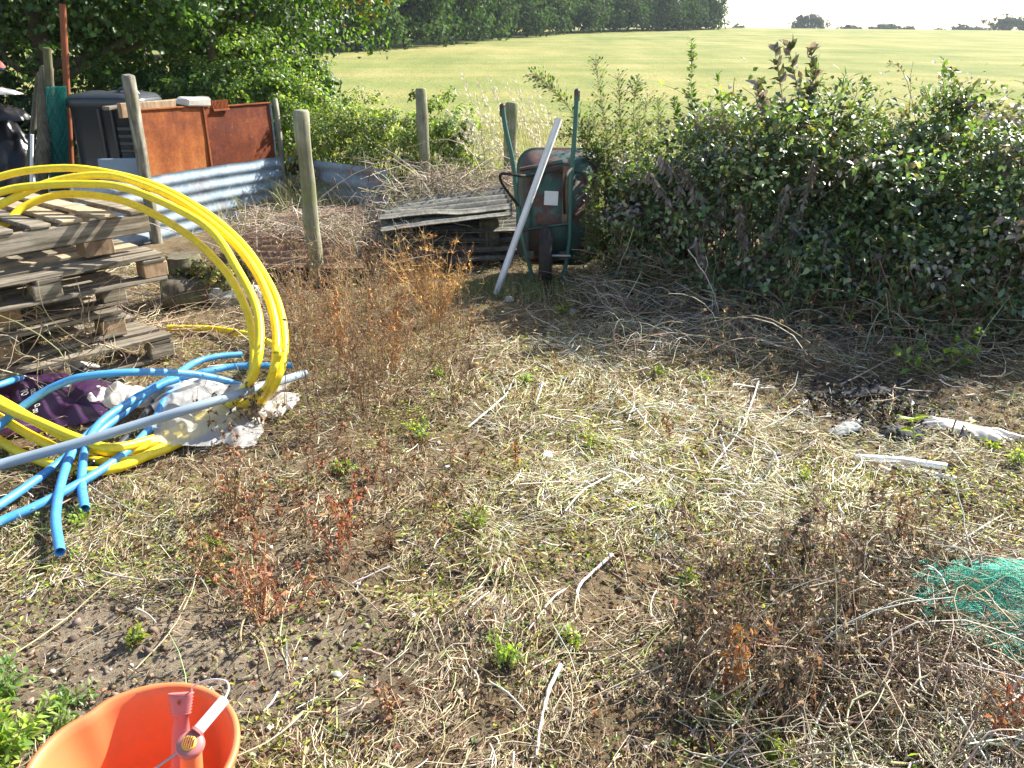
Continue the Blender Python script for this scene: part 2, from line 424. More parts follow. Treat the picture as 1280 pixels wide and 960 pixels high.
def pale(x, y): return np.clip(B_(x, y, 900, 560, .75, .75) + .8 * B_(x, y, 760, 480, .6, .7) + .5 * B_(x, y, 700, 640, .5, .4) + .6 * B_(x, y, 1080, 640, .5, .4) + .6 * B_(x, y, 850, 430, 1.0, .45) + .35 * B_(x, y, 1080, 880, .7, .4) + .5 * B_(x, y, 1180, 900, .35, .3) + .7 * fbm(x * 3.2, y * 3.2, 50, 4) - .25 * B_(x, y, 620, 820, .5, .25) - .3 * B_(x, y, 880, 840, .3, .2), 0, 1)
def green(x, y): return np.clip(.9 * B_(x, y, 820, 600, .7, .5) + .6 * B_(x, y, 680, 500, .5, .6) + .5 * B_(x, y, 1120, 600, .5, .3) + .5 * B_(x, y, 150, 690, .35, .25) - .45 * B_(x, y, 650, 900, .8, .35) - .3 * B_(x, y, 420, 700, .4, .3) + .5 * B_(x, y, 1150, 640, .35, .25) + .25 + 1.1 * fbm(x * 4, y * 4, 60, 3), 0, 1)
def gcol(x, y):           # bare soil / thatch / char, as they lie
    a = np.array((1.42, 1.40, 1.36)); th = np.array((1.55, 1.45, .90)); ch = np.array((.42, .42, .44))
    s = soil_bare(x, y)[..., None]; p = pale(x, y)[..., None]; b = burnt(x, y)[..., None]
    c = a * s + (1 - s) * (np.array((1.0, .90, .70)) * (1 - p) + th * p)
    return c * (1 - b) + ch * b
# ------------------------------------------------------------------ SETTING: ground and field
def axis(segs):
    out = [segs[0][0]]
    for a, b, st in segs:
        n = max(1, int(round((b - a) / st))); out += list(a + (b - a) * np.arange(1, n + 1) / n)
    return np.array(out)
xs = axis([(-14, -5, .5), (-5, -3.2, .08), (-3.2, 3.4, .026), (3.4, 6, .1), (6, 14, .5)])
ys = axis([(-6, .6, .4), (.6, 3.4, .022), (3.4, 7, .04), (7, 11, .15)])
X, Y = np.meshgrid(xs, ys); Z = zg(X, Y)
fine = (np.abs(X) < 3.6) & (Y > .5)
Z = Z + np.where(fine, .010 * fbm(X * 16, Y * 16, 11, 3), 0)
Z = np.where(Y > 9.2, Z - (Y - 9.2) * .08, Z)
mb = MB(); nx, ny = len(xs), len(ys)
ii, jj = np.meshgrid(np.arange(nx - 1), np.arange(ny - 1)); b = (jj * nx + ii).ravel()
mb.add(np.stack([X, Y, Z], -1).reshape(-1, 3), np.stack([b, b + 1, b + nx + 1, b + nx], 1))
gc = gcol(X, Y).reshape(-1, 3); mb.c = [gc.astype(np.float32)]
tag(mb.build('ground', M['soil']), kind='structure')

xs = axis([(-700, -60, 40), (-60, -14, 4), (-14, 14, .5), (14, 60, 4), (60, 700, 40)])
ys = axis([(8.9, 20, .4), (20, 60, 2), (60, 200, 5), (200, 800, 40)])
X, Y = np.meshgrid(xs, ys); Z = zf(X, Y)
mb = MB(); nx, ny = len(xs), len(ys)
ii, jj = np.meshgrid(np.arange(nx - 1), np.arange(ny - 1)); b = (jj * nx + ii).ravel()
mb.add(np.stack([X, Y, Z], -1).reshape(-1, 3), np.stack([b, b + 1, b + nx + 1, b + nx], 1))
tag(mb.build('field', M['field'], color=False), kind='structure')
# outer ground beside and behind the plot, one sheet out to the horizon
mb = MB(); mb.add([[-900, -900, -.25], [900, -900, -.25], [900, 900, -6], [-900, 900, -6]], [[0, 1, 2, 3]])
tag(mb.build('outer_ground', M['field'], color=False), kind='structure')

# ------------------------------------------------------------------ trees
def crown(mb, c, r, N, clumps, Ls, cols, seed, kind=4, csize=.3, shell=(.55, 1.05), flat=False):
    q = np.random.default_rng(seed); c = np.asarray(c, float); r = np.asarray(r, float)
    d = udir(clumps, q); d[:, 2] = np.where(d[:, 2] < -.4, -d[:, 2], d[:, 2])
    cc = c + d * r * q.uniform(shell[0], shell[1], (clumps, 1)) * (1 + .16 * q.normal(size=(clumps, 1)))
    cs = csize * q.uniform(.6, 1.3, clumps) * r.mean()
    k = q.integers(0, clumps, N)
    off = udir(N, q) * (q.random((N, 1)) ** .45)
    p = cc[k] + off * cs[k][:, None] * np.array([1, 1, .75])
    n = norm(off + d[k] * .6 + q.normal(size=(N, 3)) * .5 + np.array([0, 0, .5]))
    ax = norm(np.cross(n, q.normal(size=(N, 3))) + np.array([0, 0, -.25]))
    tint = (1 + .22 * q.normal(size=(clumps, 1)))[k]
    col = pick(cols, N, .2, q) * np.clip(tint, .5, 1.6)
    L = Ls * q.uniform(.6, 1.35, N)
    leaves(mb, p, ax, n, L, L * .7, col, kind=kind)
def limbs(mb, base, top, r0, n, spread, seed, col=(.12, .095, .07), K=8):
    q = np.random.default_rng(seed); base = np.asarray(base, float); top = np.asarray(top, float)
    t = np.linspace(0, 1, K)[:, None]
    trunk = base + (top - base) * t + np.cumsum(q.normal(size=(K, 3)) * r0 * .25, 0) * np.array([1, 1, 0])
    tubes(mb, trunk[None], (r0 * (1 - .8 * t[:, 0]))[None], 8, np.array([col]))
    for _ in range(n):
        a = q.uniform(.25, .95); s = base + (top - base) * a; d = udir(1, q)[0]; d[2] = abs(d[2]) * .6 + .15
        e = s + d * spread * q.uniform(.6, 1.1); m = (s + e) / 2 + q.normal(size=3) * spread * .12
        pth = cr([s, m, e], 7); tubes(mb, pth[None], (r0 * .45 * (1.05 - a * .6) * np.linspace(1, .12, 7))[None], 5, np.array([col]))
GREEN = [(.035, .07, .018, 3), (.05, .10, .022, 3), (.075, .135, .03, 2), (.11, .17, .04, 1)]
BRIGHT = [(.10, .17, .04, 2), (.16, .23, .06, 3), (.23, .30, .09, 2), (.06, .10, .025, 2)]
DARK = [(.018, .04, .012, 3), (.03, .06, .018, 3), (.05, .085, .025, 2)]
def tree(name, label, cat, x, y, zb, H, rad, r0, N, clumps, Ls, cols, seed, group=None, crown_c=.62, kind=4, mat='leaf', csize=.3, nl=9, squash=1.0, low=.0):
    root = empty(name, (x, y, zb)); tag(root, label, cat, group)
    mb = MB(); limbs(mb, (0, 0, -.1), (0, 0, H * .8), r0, nl, rad * .8, seed)
    mb.build('trunk', M['bark'], root)
    mb = MB(); crown(mb, (0, 0, H * crown_c), (rad, rad * squash, H * (1 - crown_c) * .98), N, clumps, Ls, cols, seed + 1, kind, csize)
    if low: crown(mb, (0, 0, H * .24), (rad * low, rad * low * squash, H * .30), int(N * 1.3), clumps, Ls * 1.25, cols, seed + 2, kind, csize * 1.7, (.3, 1.05))
    tag(mb.build('crown', M[mat], root), kind='stuff')
    return root
# the far hedgerow of trees, from near-left to the crest
HT = [(-46, 47, 8.5, 4.2), (-37, 50, 8, 4), (-29, 53, 8.5, 4.2), (-22, 56, 8, 3.8), (-16.5, 61, 8.5, 3.8), (-12.2, 68, 8, 3.6), (-9.3, 76, 8.2, 3.7), (-6.6, 85, 8, 3.8), (-4, 95, 8, 4.0),
      (-.8, 105, 8, 4.2), (3.2, 115, 8.2, 4.4), (8.5, 125, 7.5, 4.8), (15.5, 133, 7.2, 5.0), (22.5, 140, 7.0, 4.8), (28.2, 145, 6.7, 4.0), (32.2, 149, 6.0, 3.3)]
HL = ['far hedgerow tree nearly hidden behind the leafy tree at the left edge', 'far hedgerow tree hidden behind the overhanging branches, second from the left', 'tall far hedgerow tree behind the reddish overhanging twigs',
      'far hedgerow tree right behind the near thicket, above the rusty panels', 'far hedgerow tree where the field first meets the hedge at left', 'dark far hedgerow tree, first one standing clear of the near branches',
      'dark green far hedgerow tree above the middle fence post, nearer one', 'far hedgerow tree above the left side of the middle fence post', 'far hedgerow tree just right of the middle fence post',
      'far hedgerow tree above the gap between middle post and barrow', 'far hedgerow tree straight above the wheelbarrow handles', 'far hedgerow tree above the white pole and barrow',
      'yellowish far hedgerow tree, fourth from the right end of the row', 'far hedgerow tree, third from the right end of the row', 'rounded far hedgerow tree, second from the right end of the row', 'low rounded far tree ending the hedgerow against the white sky']
for i, ((x, y, H, r), lb) in enumerate(zip(HT, HL)):
    tree('hedgerow_tree', lb, 'tree', x, y, float(zf(x, y)) - .1, H, r * 1.08, .18, 4600, 130, .36, [(.06, .11, .03, 3), (.04, .075, .022, 3), (.09, .14, .035, 1)], 100 + i * 3, 'trees of the far hedgerow', .56, 4, 'far_leaf', .26, 6, 1.0, .95)
# trees peeping over the crest at right
CT = [(1012, 300, 20, 15, 6.5, 'broad domed dark tree alone on the skyline left of the others'), (1062, 330, 14, 6, 5, 'low dark tree on the skyline just right of the domed tree'), (1108, 330, 18, 8, 6, 'wide low tree on the skyline above the dead grey plant'),
      (1135, 340, 9, 6, 3.6, 'small tree on the skyline, middle of the right-hand group'), (1175, 350, 14, 4, 4.5, 'tiny low tree on the skyline left of the pointed one'), (1200, 330, 12, 8, 4, 'pointed small tree on the skyline near the right edge'),
      (1225, 330, 18, 6, 6, 'long low tree on the skyline beside the large corner tree'), (1262, 270, 26, 18, 8, 'large spreading tree on the skyline in the top right corner'), (920, 330, 8, 3, 3.5, 'tiny treetop on the skyline right of the hedgerow end')]
for i, (px, d, wpx, hpx, rr, lb) in enumerate(CT):
    x = (px - 640) / F * dep(d, 8); zb = float(zf(x, d)); crest = 1.6 + d * math.tan(R(1.27) - .0000 * px) - d * max(0, px - 900) * .000018
    top = crest + hpx / F * d * 1.0; H = top - zb
    wid = wpx / F * d
    tree('skyline_tree', lb, 'tree', x, d, zb, H, wid, .35, 3000, 90, .62, [(.05, .075, .04, 2), (.035, .055, .03, 2)], 300 + i * 3, 'trees on the far skyline', .62, 4, 'far_leaf', .24, 7, .8)
# near trees at left
tree('hawthorn_tree', 'big dark leafy tree overhanging the compost bin at the top left', 'tree', -6.3, 11.6, 0, 5.2, 3.0, .16, 26000, 260, .075, GREEN, 500, None, .52, 6, 'leaf', .24, 16)
tree('hawthorn_tree', 'leafy tree behind the rusty panels with sunlit yellow-green right side', 'tree', -3.95, 11.4, 0, 3.7, 1.75, .10, 20000, 200, .065, GREEN + [(.12, .19, .045, 2)], 510, None, .58, 6, 'leaf', .24, 14)
tree('plum_tree', 'tree with drooping branch of reddish leaves above the thicket', 'tree', -3.6, 13.2, .05, 4.4, 2.0, .10, 16000, 160, .07, GREEN + [(.22, .11, .05, 1.6)], 520, None, .62, 6, 'leaf', .22, 14)
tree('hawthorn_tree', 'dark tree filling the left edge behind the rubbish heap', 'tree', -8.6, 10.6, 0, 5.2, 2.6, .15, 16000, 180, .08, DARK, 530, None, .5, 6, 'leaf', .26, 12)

def shrub(name, label, c, r, N, clumps, Ls, cols, seed, mat='leaf', stems=26, cat='shrub', group=None, kind=6, csize=.22, shell=(.6, 1.05), stemcol=(.14, .10, .07)):
    c = np.asarray(c, float); r = np.asarray(r, float); q = np.random.default_rng(seed)
    root = empty(name, (c[0], c[1], 0)); tag(root, label, cat, group)
    mb = MB(); K = 8
    b = np.stack([q.uniform(-.45, .45, stems) * r[0], q.uniform(-.45, .45, stems) * r[1], np.full(stems, -.03)], 1)
    e = udir(stems, q); e[:, 2] = np.abs(e[:, 2]) * .8; e = np.array([0, 0, c[2]]) + e * r * .95
    mid = (b + e) / 2 + np.array([0, 0, .25]) * r[2] + q.normal(size=(stems, 3)) * .06
    t = np.linspace(0, 1, K)[None, :, None]
    P = (1 - t) ** 2 * b[:, None] + 2 * t * (1 - t) * mid[:, None] + t ** 2 * e[:, None]
    tubes(mb, P, np.linspace(1, .3, K)[None] * q.uniform(.004, .010, (stems, 1)), 4, pick([stemcol], stems, .25, q))
    mb.build('stems', M['bark'], root)
    mb = MB(); crown(mb, (0, 0, c[2]), r, N, clumps, Ls, cols, seed + 1, kind, csize, shell)
    tag(mb.build('foliage', M[mat], root), kind='stuff')
    return root
shrub('elder_shrub', 'bright green shrub directly behind the right rusty panel', (-3.35, 10.2, .75), (.85, .7, .85), 9000, 110, .05, BRIGHT, 540)
shrub('elder_shrub', 'sunlit green shrub between the rusty panels and the field', (-2.65, 10.0, .72), (.55, .6, .8), 7000, 80, .045, BRIGHT + [(.2, .24, .07, 1)], 545)
shrub('elder_shrub', 'green shrub behind the left rusty panel and stone slab', (-4.4, 10.4, .7), (.9, .6, .8), 8000, 100, .05, GREEN, 550)
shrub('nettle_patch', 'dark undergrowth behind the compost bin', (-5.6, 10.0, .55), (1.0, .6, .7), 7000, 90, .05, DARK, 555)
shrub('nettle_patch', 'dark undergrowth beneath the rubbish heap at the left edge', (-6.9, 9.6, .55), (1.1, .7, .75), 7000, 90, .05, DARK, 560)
# pale bramble row along the wire fence
PALE = [(.25, .30, .10, 3), (.19, .25, .07, 3), (.36, .35, .19, 2), (.11, .16, .045, 1.5)]
shrub('bramble_thicket', 'pale sunlit bramble behind the near left fence post', (-1.95, 9.0, .52), (.5, .45, .62), 7500, 90, .032, PALE, 570, 'leaf', 30)
shrub('bramble_thicket', 'pale sunlit bramble left of the middle fence post', (-1.3, 8.9, .52), (.5, .45, .52), 7500, 90, .032, PALE, 575, 'leaf', 30)
shrub('bramble_thicket', 'green bramble growing round the middle fence post', (-.72, 8.7, .52), (.42, .4, .62), 6500, 80, .032, PALE + [(.08, .14, .03, 3)], 580, 'leaf', 30)
shrub('bramble_thicket', 'low straggling bramble right of the middle fence post', (-.35, 8.7, .22), (.35, .4, .36), 3200, 60, .028, PALE, 585, 'leaf', 26)

# ------------------------------------------------------------------ fence posts, wires
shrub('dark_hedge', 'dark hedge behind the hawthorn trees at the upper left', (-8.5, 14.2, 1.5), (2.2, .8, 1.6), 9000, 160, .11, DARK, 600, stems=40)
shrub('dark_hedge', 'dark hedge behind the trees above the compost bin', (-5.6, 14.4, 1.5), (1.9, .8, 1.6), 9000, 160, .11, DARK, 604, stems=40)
shrub('dark_hedge', 'dark hedge end behind the tree above the rusty panels', (-3.9, 13.6, 1.0), (1.0, .7, 1.15), 7000, 120, .09, GREEN, 608, stems=40)
def post(name, label, bx, by, tx, ty, tz, wd, mat, cat='fence post', group=None, S=8, sq=False, dz=-.05):
    mb = MB(); K = 9; t = np.linspace(0, 1, K)[:, None]; b = np.array((bx, by, dz)); e = np.array((tx, ty, tz))
    q = np.random.default_rng(int(abs(bx * 1000)) + 5)
    P = b + (e - b) * t; P[1:-1] += q.normal(size=(K - 2, 3)) * wd * .03
    Sd = 4 if sq else S
    rr = (wd / 2 * (1.25 if sq else 1)) * (1 + .05 * q.normal(size=K)); P2 = np.vstack([P, P[-1] + (e - b) / np.linalg.norm(e - b) * wd * .12]); rr = np.append(rr, rr[-1] * .78)
    tubes(mb, P2[None], rr[None], Sd, cap=True)
    o = mb.build(name, mat, color=False, smooth=not sq, origin=(bx, by, 0)); tag(o, label, cat, group); return o
a = D(376, 140, 5.8)
post('fence_post', 'thick pale green-stained wooden post standing left of the cement sheets', X_at(397, 5.8), 5.8, a[0], 5.8, a[2], .115, M['green_wood'], group='wooden fence posts', S=6)
a = D(526, 112, 8.2)
post('fence_post', 'slim round wooden post in the middle of the wire fence', a[0] + .02, 8.2, a[0], 8.2, a[2], .11, M['green_wood'], group='wooden fence posts')
a = D(640, 130, 7.9)
post('fence_post', 'wooden post behind the left handle of the barrow', a[0] - .04, 7.9, a[0], 7.9, a[2], .13, M['green_wood'], group='wooden fence posts')
a = D(1276, 325, 4.55)
post('concrete_post', 'grey concrete post cut off by the right edge of the photo', X_at(1272, 4.55) + .03, 4.55, a[0] + .06, 4.55, .78, .11, M['concrete'], 'concrete post', sq=True)
wires = []
for zz, sag in ((.98, .03), (.62, .02)):
    A = np.array((-2.2, 8.9, zz)); B = np.array((-.78, 8.2, zz)); C = np.array((0, 7.9, zz)); E = np.array((2.4, 7.2, zz)); H_ = np.array((6, 6.2, zz))
    mb = MB()
    path = []
    for p, q2 in ((A, B), (B, C), (C, E), (E, H_)):
        t = np.linspace(0, 1, 10, endpoint=False)[:, None]; s = p + (q2 - p) * t; s[:, 2] -= (sag * 4 * t * (1 - t))[:, 0]; path.append(s)
    path = np.vstack(path + [H_[None]])
    tubes(mb, path[None], .0022, 4)
    tw = path[::1]
    for i in range(len(tw) - 1):     # barbs
        c = (tw[i] + tw[i + 1]) / 2
        tubes(mb, np.stack([np.stack([c + [0, 0, -.015], c + [0, 0, .015]]), np.stack([c + [.008, -.008, .012], c + [-.008, .008, -.012]])]), .0012, 3)
    o = mb.build('fence_wire', M['steel'], color=False, origin=A)
    tag(o, 'upper rusty barbed wire strung between the wooden posts' if zz > .8 else 'lower barbed wire strung through the brambles between the posts', 'wire', 'fence wires')

# ------------------------------------------------------------------ compost bay: corrugated + rusty panels
def corrugated(name, p0, p1, h, amp, wl, mat, label, bend=.02, thick=.0015, lean=0.0, seed=1, group=None, z0=0.0, cat='metal sheet', nL=50, ragged=0.0):
    """sheet standing on edge from p0 to p1 (world xy) with ridges running along its length"""
    p0 = np.asarray(p0, float); p1 = np.asarray(p1, float); d = p1 - p0; L = np.linalg.norm(d); ang = math.atan2(d[1], d[0])
    nz = int(h / wl * 10) + 1
    u = np.linspace(0, L, nL); v = np.linspace(0, h, nz); U, V = np.meshgrid(u, v)
    W = amp * np.sin(V / wl * 2 * math.pi) + bend * fbm(U * 1.3, V * 2, seed, 3) + lean * V
    Vz = V + ragged * fbm(U * 2.5, V * 0 + 3, seed + 2, 3) + .01 * fbm(U * 6, V, seed + 4, 2)
    mb = MB(); ii, jj = np.meshgrid(np.arange(nL - 1), np.arange(nz - 1)); b = (jj * nL + ii).ravel(); q = np.stack([b, b + 1, b + nL + 1, b + nL], 1)
    mb.add(np.stack([U, W, Vz], -1).reshape(-1, 3), q); mb.add(np.stack([U, W + thick, Vz], -1).reshape(-1, 3), q[:, ::-1])
    o = mb.build(name, mat, color=False); o.location = (p0[0], p0[1], z0); o.rotation_euler = (0, 0, ang); tag(o, label, cat, group)
    return o
A0 = np.array((-3.55, 6.55)); A1 = np.array((-2.42, 8.62))
corrugated('corrugated_sheet', A0, A1, .60, .010, .11, M['galv'], 'blue-grey corrugated sheet standing on edge below the rusty panels', .03, seed=3, group='corrugated iron sheets', z0=-.03)
corrugated('corrugated_sheet', (-2.36, 8.72), (-1.2, 7.75), .60, .018, .15, M['galv_rusty'], 'bent blue-grey corrugated sheet with a rusty top edge behind the thick post', .07, seed=9, group='corrugated iron sheets', z0=-.05)
def flat_panel(name, p0, p1, z0, h, mat, label, seed, folds=True, nback=.0):
    p0 = np.asarray(p0, float); p1 = np.asarray(p1, float); d = p1 - p0; L = np.linalg.norm(d); ang = math.atan2(d[1], d[0])
    root = empty(name, (p0[0], p0[1], z0), ang); tag(root, label, 'metal sheet', 'rusty sheet metal panels')
    nu, nv = 30, 18; u = np.linspace(0, L, nu); v = np.linspace(0, h, nv); U, V = np.meshgrid(u, v)
    W = .012 * fbm(U * 2, V * 2.5, seed, 3)
    ii, jj = np.meshgrid(np.arange(nu - 1), np.arange(nv - 1)); b = (jj * nu + ii).ravel(); q = np.stack([b, b + 1, b + nu + 1, b + nu], 1)
    mb = MB(); mb.add(np.stack([U, W, V], -1).reshape(-1, 3), q); mb.add(np.stack([U, W + .003, V], -1).reshape(-1, 3), q[:, ::-1]); mb.build('sheet', mat, root, color=False)
    # folded lips round the edge
    put('edge_lip', box_mesh('edge_lip', L, .022, .014, M['rust'], .002), root, (L / 2, 0, h))
    put('edge_lip', box_mesh('edge_lip', .014, .022, h, M['rust'], .002), root, (0.008, -.004, h / 2 - .01))
    put('edge_lip', box_mesh('edge_lip', .014, .022, h, M['galv'] if seed == 33 else M['rust'], .002), root, (L - .008, -.004, h / 2 - .01))
    return root
dv = (A1 - A0) / np.linalg.norm(A1 - A0); nv_ = np.array((dv[1], -dv[0]))
pl = D(176, 140, 7.0); 
P0 = A0 + dv * .72 - nv_ * .03; P1 = A0 + dv * 1.47 - nv_ * .03; P2 = A1 - dv * .02 - nv_ * .03
flat_panel('rusty_metal_sheet', P0, P1, .50, .62, M['rust'], 'bright orange rusty sheet metal panel beside the leaning stake', 21)
flat_panel('rusty_metal_sheet', P1 - nv_ * .008, P2 - nv_ * .008, .50, .60, M['dark_rust'], 'darker mottled brown rusty sheet metal panel at the far right', 33)
# stake in front of panel
b_ = A0 + dv * .66 + nv_ * .06
tp = D(160, 95, 6.9); 
post('wooden_stake', 'grey wooden stake leaning left in front of the rusty panel', b_[0], b_[1], tp[0], tp[1], tp[2], .085, M['grey_post'], 'stake', sq=True)
bp = A1 + dv * .04
post('wooden_stake', 'thin grey upright batten at the far end of the rusty panels', bp[0], bp[1], bp[0] - .02, bp[1], 1.13, .05, M['grey_post'], 'stake', sq=True)
# stone slab, rusty mesh rack resting on the panel top, boards behind
c = D(243, 130, 7.78)
bx_ = put('stone_slab', box_mesh('stone_slab', .26, .16, .07, M['stone'], .012, .006), None, (c[0], c[1] + .05, 1.155), (R(4), R(3), R(60))); bx_.location.x -= .02; tag(bx_, 'pale grey stone slab lying on top of the rusty panels', 'slab')
root = empty('rusty_rack', (c[0] + .14, c[1] + .25, 1.12), math.atan2(dv[1], dv[0])); tag(root, 'small rusty toothed grating hooked over the joint of the panels', 'grating')
put('rack_bar', box_mesh('rack_bar', .20, .02, .02, M['rust'], .002), root, (0, 0, 0)); put('rack_bar', box_mesh('rack_bar', .20, .02, .02, M['rust'], .002), root, (0, -.02, -.05))
tm = box_mesh('tooth', .008, .012, .075, M['rust'], .001)
for i in range(12): put('tooth', tm, root, (-.09 + i * .0165, -.012, -.0))
c2 = A0 + dv * 1.12 - nv_ * .35
tag(put('old_board', box_mesh('old_board', .62, .05, .13, M['tan_wood'], .006, .003), None, (c2[0], c2[1], 1.10), (0, 0, math.atan2(dv[1], dv[0]) + .05)), 'old brown board lying behind the top of the left rusty panel', 'board')
c2 = A0 + dv * 1.3 - nv_ * .42
tag(put('old_board', box_mesh('old_board_b', 1.1, .10, .03, M['grey_wood'], .006, .003), None, (c2[0], c2[1], 1.14), (0, R(-2), math.atan2(dv[1], dv[0]) - .03)), 'thin grey board lying flat behind the stone slab', 'board')
for k, tt in enumerate((1.12, 1.75)):      # supports that carry those boards
    c3 = A0 + dv * tt - nv_ * .39
    post('wooden_stake', ('short upright stake hidden behind the left rusty panel', 'short upright stake hidden behind the right rusty panel')[k], c3[0], c3[1], c3[0], c3[1], 1.02, .07, M['dark_wood'], 'stake', sq=True)

# compost bin
def compost_bin():
    Yb = 7.6; x0 = D(75, 160, Yb)[0]; x1 = D(178, 160, Yb)[0]; W = x1 - x0; cx = (x0 + x1) / 2
    root = empty('compost_bin', (cx, Yb + .35, 0), R(-3)); tag(root, 'black plastic compost bin with slatted side panel behind the pallets', 'compost bin')
    H = D(100, 124, Yb)[2]; hw = W / 2
    def ring(z, w, r=.16, n=8):
        pts = []
        for sx, sy, a0 in ((1, 1, 0), (-1, 1, 90), (-1, -1, 180), (1, -1, 270)):
            for k in range(n):
                a = R(a0 + 90 * k / (n - 1)); pts.append((sx * (w - r) + r * math.cos(a), sy * (w * .8 - r) + r * math.sin(a), z))
        return np.array(pts)
    zs = [(0, hw * 1.02), (.30 * H, hw * .98), (.32 * H, hw * 1.0), (.34 * H, hw * .95), (.93 * H, hw * .93), (.94 * H, hw * 1.0), (.985 * H, hw * 1.0), (H, hw * .96)]
    V = np.array([ring(z, w_) for z, w_ in zs]); K, S, _ = V.shape
    i = np.arange(K - 1)[:, None] * S; j = np.arange(S)[None]; q = np.stack([i + j, i + (j + 1) % S, i + S + (j + 1) % S, i + S + j], -1).reshape(-1, 4)
    mb = MB(); mb.add(V.reshape(-1, 3), q); mb.build('body', M['black_plastic'], root, color=False, smooth=False)
    lid = MB(); LV = np.array([ring(z, w_) for z, w_ in [(H + .002, hw * .97), (H + .03, hw * .9), (H + .06, hw * .5), (H + .065, hw * .3)]]); K = 4
    i = np.arange(K - 1)[:, None] * S; q = np.stack([i + j, i + (j + 1) % S, i + S + (j + 1) % S, i + S + j], -1).reshape(-1, 4)
    lid.add(LV.reshape(-1, 3), q); lid.add(LV[-1], np.arange(S)[None]); lo = lid.build('lid', M['black_plastic'], root, color=False)
    h_ = tube_obj('lid_handle', [(.12, -.15, H + .03), (.16, -.15, H + .08), (.28, -.15, H + .08), (.32, -.15, H + .03)], .014, M['black_plastic'], root, n=16)
    fy = -hw * .8 * .95
    sm = box_mesh('slat', hw * .42, .022, .035, M['black_plastic'], .006)
    for k in range(8): put('slat', sm, root, (hw * .58, fy - .012, .40 * H + k * .065))
    rm = box_mesh('rib', .03, .03, .58 * H, M['black_plastic'], .008)
    for xx in (-.02, .30): put('rib', rm, root, (hw * xx * 1.0, fy - .012, .64 * H))
    put('hatch_door', box_mesh('hatch_door', hw * 1.5, .03, .26 * H, M['black_plastic'], .012), root, (0, fy - .03, .15 * H))
compost_bin()
c = D(150, 205, 7.3)
tag(put('grey_crate_panel', box_mesh('grey_crate_panel', .42, .03, .30, M['grey_pipe'], .01), None, (c[0] - .02, 7.38, .55), (R(-6), 0, R(4))), 'grey plastic panel leaning on the compost bin beside the stake', 'panel')
tag(put('grey_crate_panel', box_mesh('grey_crate_block', 0.4, .1, .38, M['grey_wood'], .01), None, (c[0] - .02, 7.3, .18), (0, 0, R(4))), 'low wooden box under the grey panel next to the bin', 'box')

# things leaning in the dark at left: netting roll, poles, timbers, heap
def net_roll():
    Yr = 7.7; t = D(70, 108, Yr); bx, bz = D(66, 240, Yr)[0], 0.0
    root = empty('netting_roll', (bx, Yr, 0)); tag(root, 'upright roll of teal plastic netting beside the compost bin', 'netting roll')
    H = t[2]; mb = MB(); q = np.random.default_rng(4)
    for lay, r in enumerate((.085, .07, .05)):
        n = 22; K = 46; z = np.linspace(0, H, K)
        for s in (1, -1):
            th = np.arange(n)[:, None] * 2 * math.pi / n + s * z[None] / H * 7 + lay
            rr = r * (1 + .04 * np.sin(z * 9 + lay))[None]
            P = np.stack([rr * np.cos(th) + z[None] / H * (t[0] - bx), rr * np.sin(th), np.broadcast_to(z, th.shape)], -1)
            tubes(mb, P, .0022, 3, pick([(.02, .22, .19), (.03, .32, .27)], n, .2, q))
    tag(mb.build('netting', M['netting'], root), kind='stuff')
    o = tube_obj('core_pole', [(0, 0, -.02), (t[0] - bx - .01, 0, D(66, 60, Yr)[2])], .035, M['dark_wood'], root, smooth_path=False)
net_roll()
def lean_pole(name, label, px0, py0, px1, py1, Yb, Yt, r, mat, cat, sq=False):
    t = D(px1, py1, Yt); xb = X_at(px0, Yb, .3); p = np.array((xb, Yb, -.02))
    if sq: return post(name, label, xb, Yb, t[0], Yt, t[2], r * 2, mat, cat, sq=True)
    return tag(tube_obj(name, [p, t], r, mat, smooth_path=False), label, cat)
lean_pole('rusty_pole', 'rust-coloured metal pole standing behind the teal netting roll', 84, 250, 78, 5, 8.3, 8.4, .03, M['rust_pole'], 'pole')
lean_pole('leaning_timber', 'dark thin timber leaning right among the rubbish at the left edge', 14, 220, 50, 92, 7.3, 7.9, .03, M['dark_wood'], 'timber', True)
lean_pole('leaning_timber', 'wide dark board leaning against the teal netting roll', 38, 220, 58, 85, 7.3, 7.8, .05, M['dark_wood'], 'timber', True)
lean_pole('blue_strip', 'short blue and white plastic strip leaning between the timbers', 28, 215, 40, 168, 7.2, 7.3, .014, M['white_paint'], 'strip')

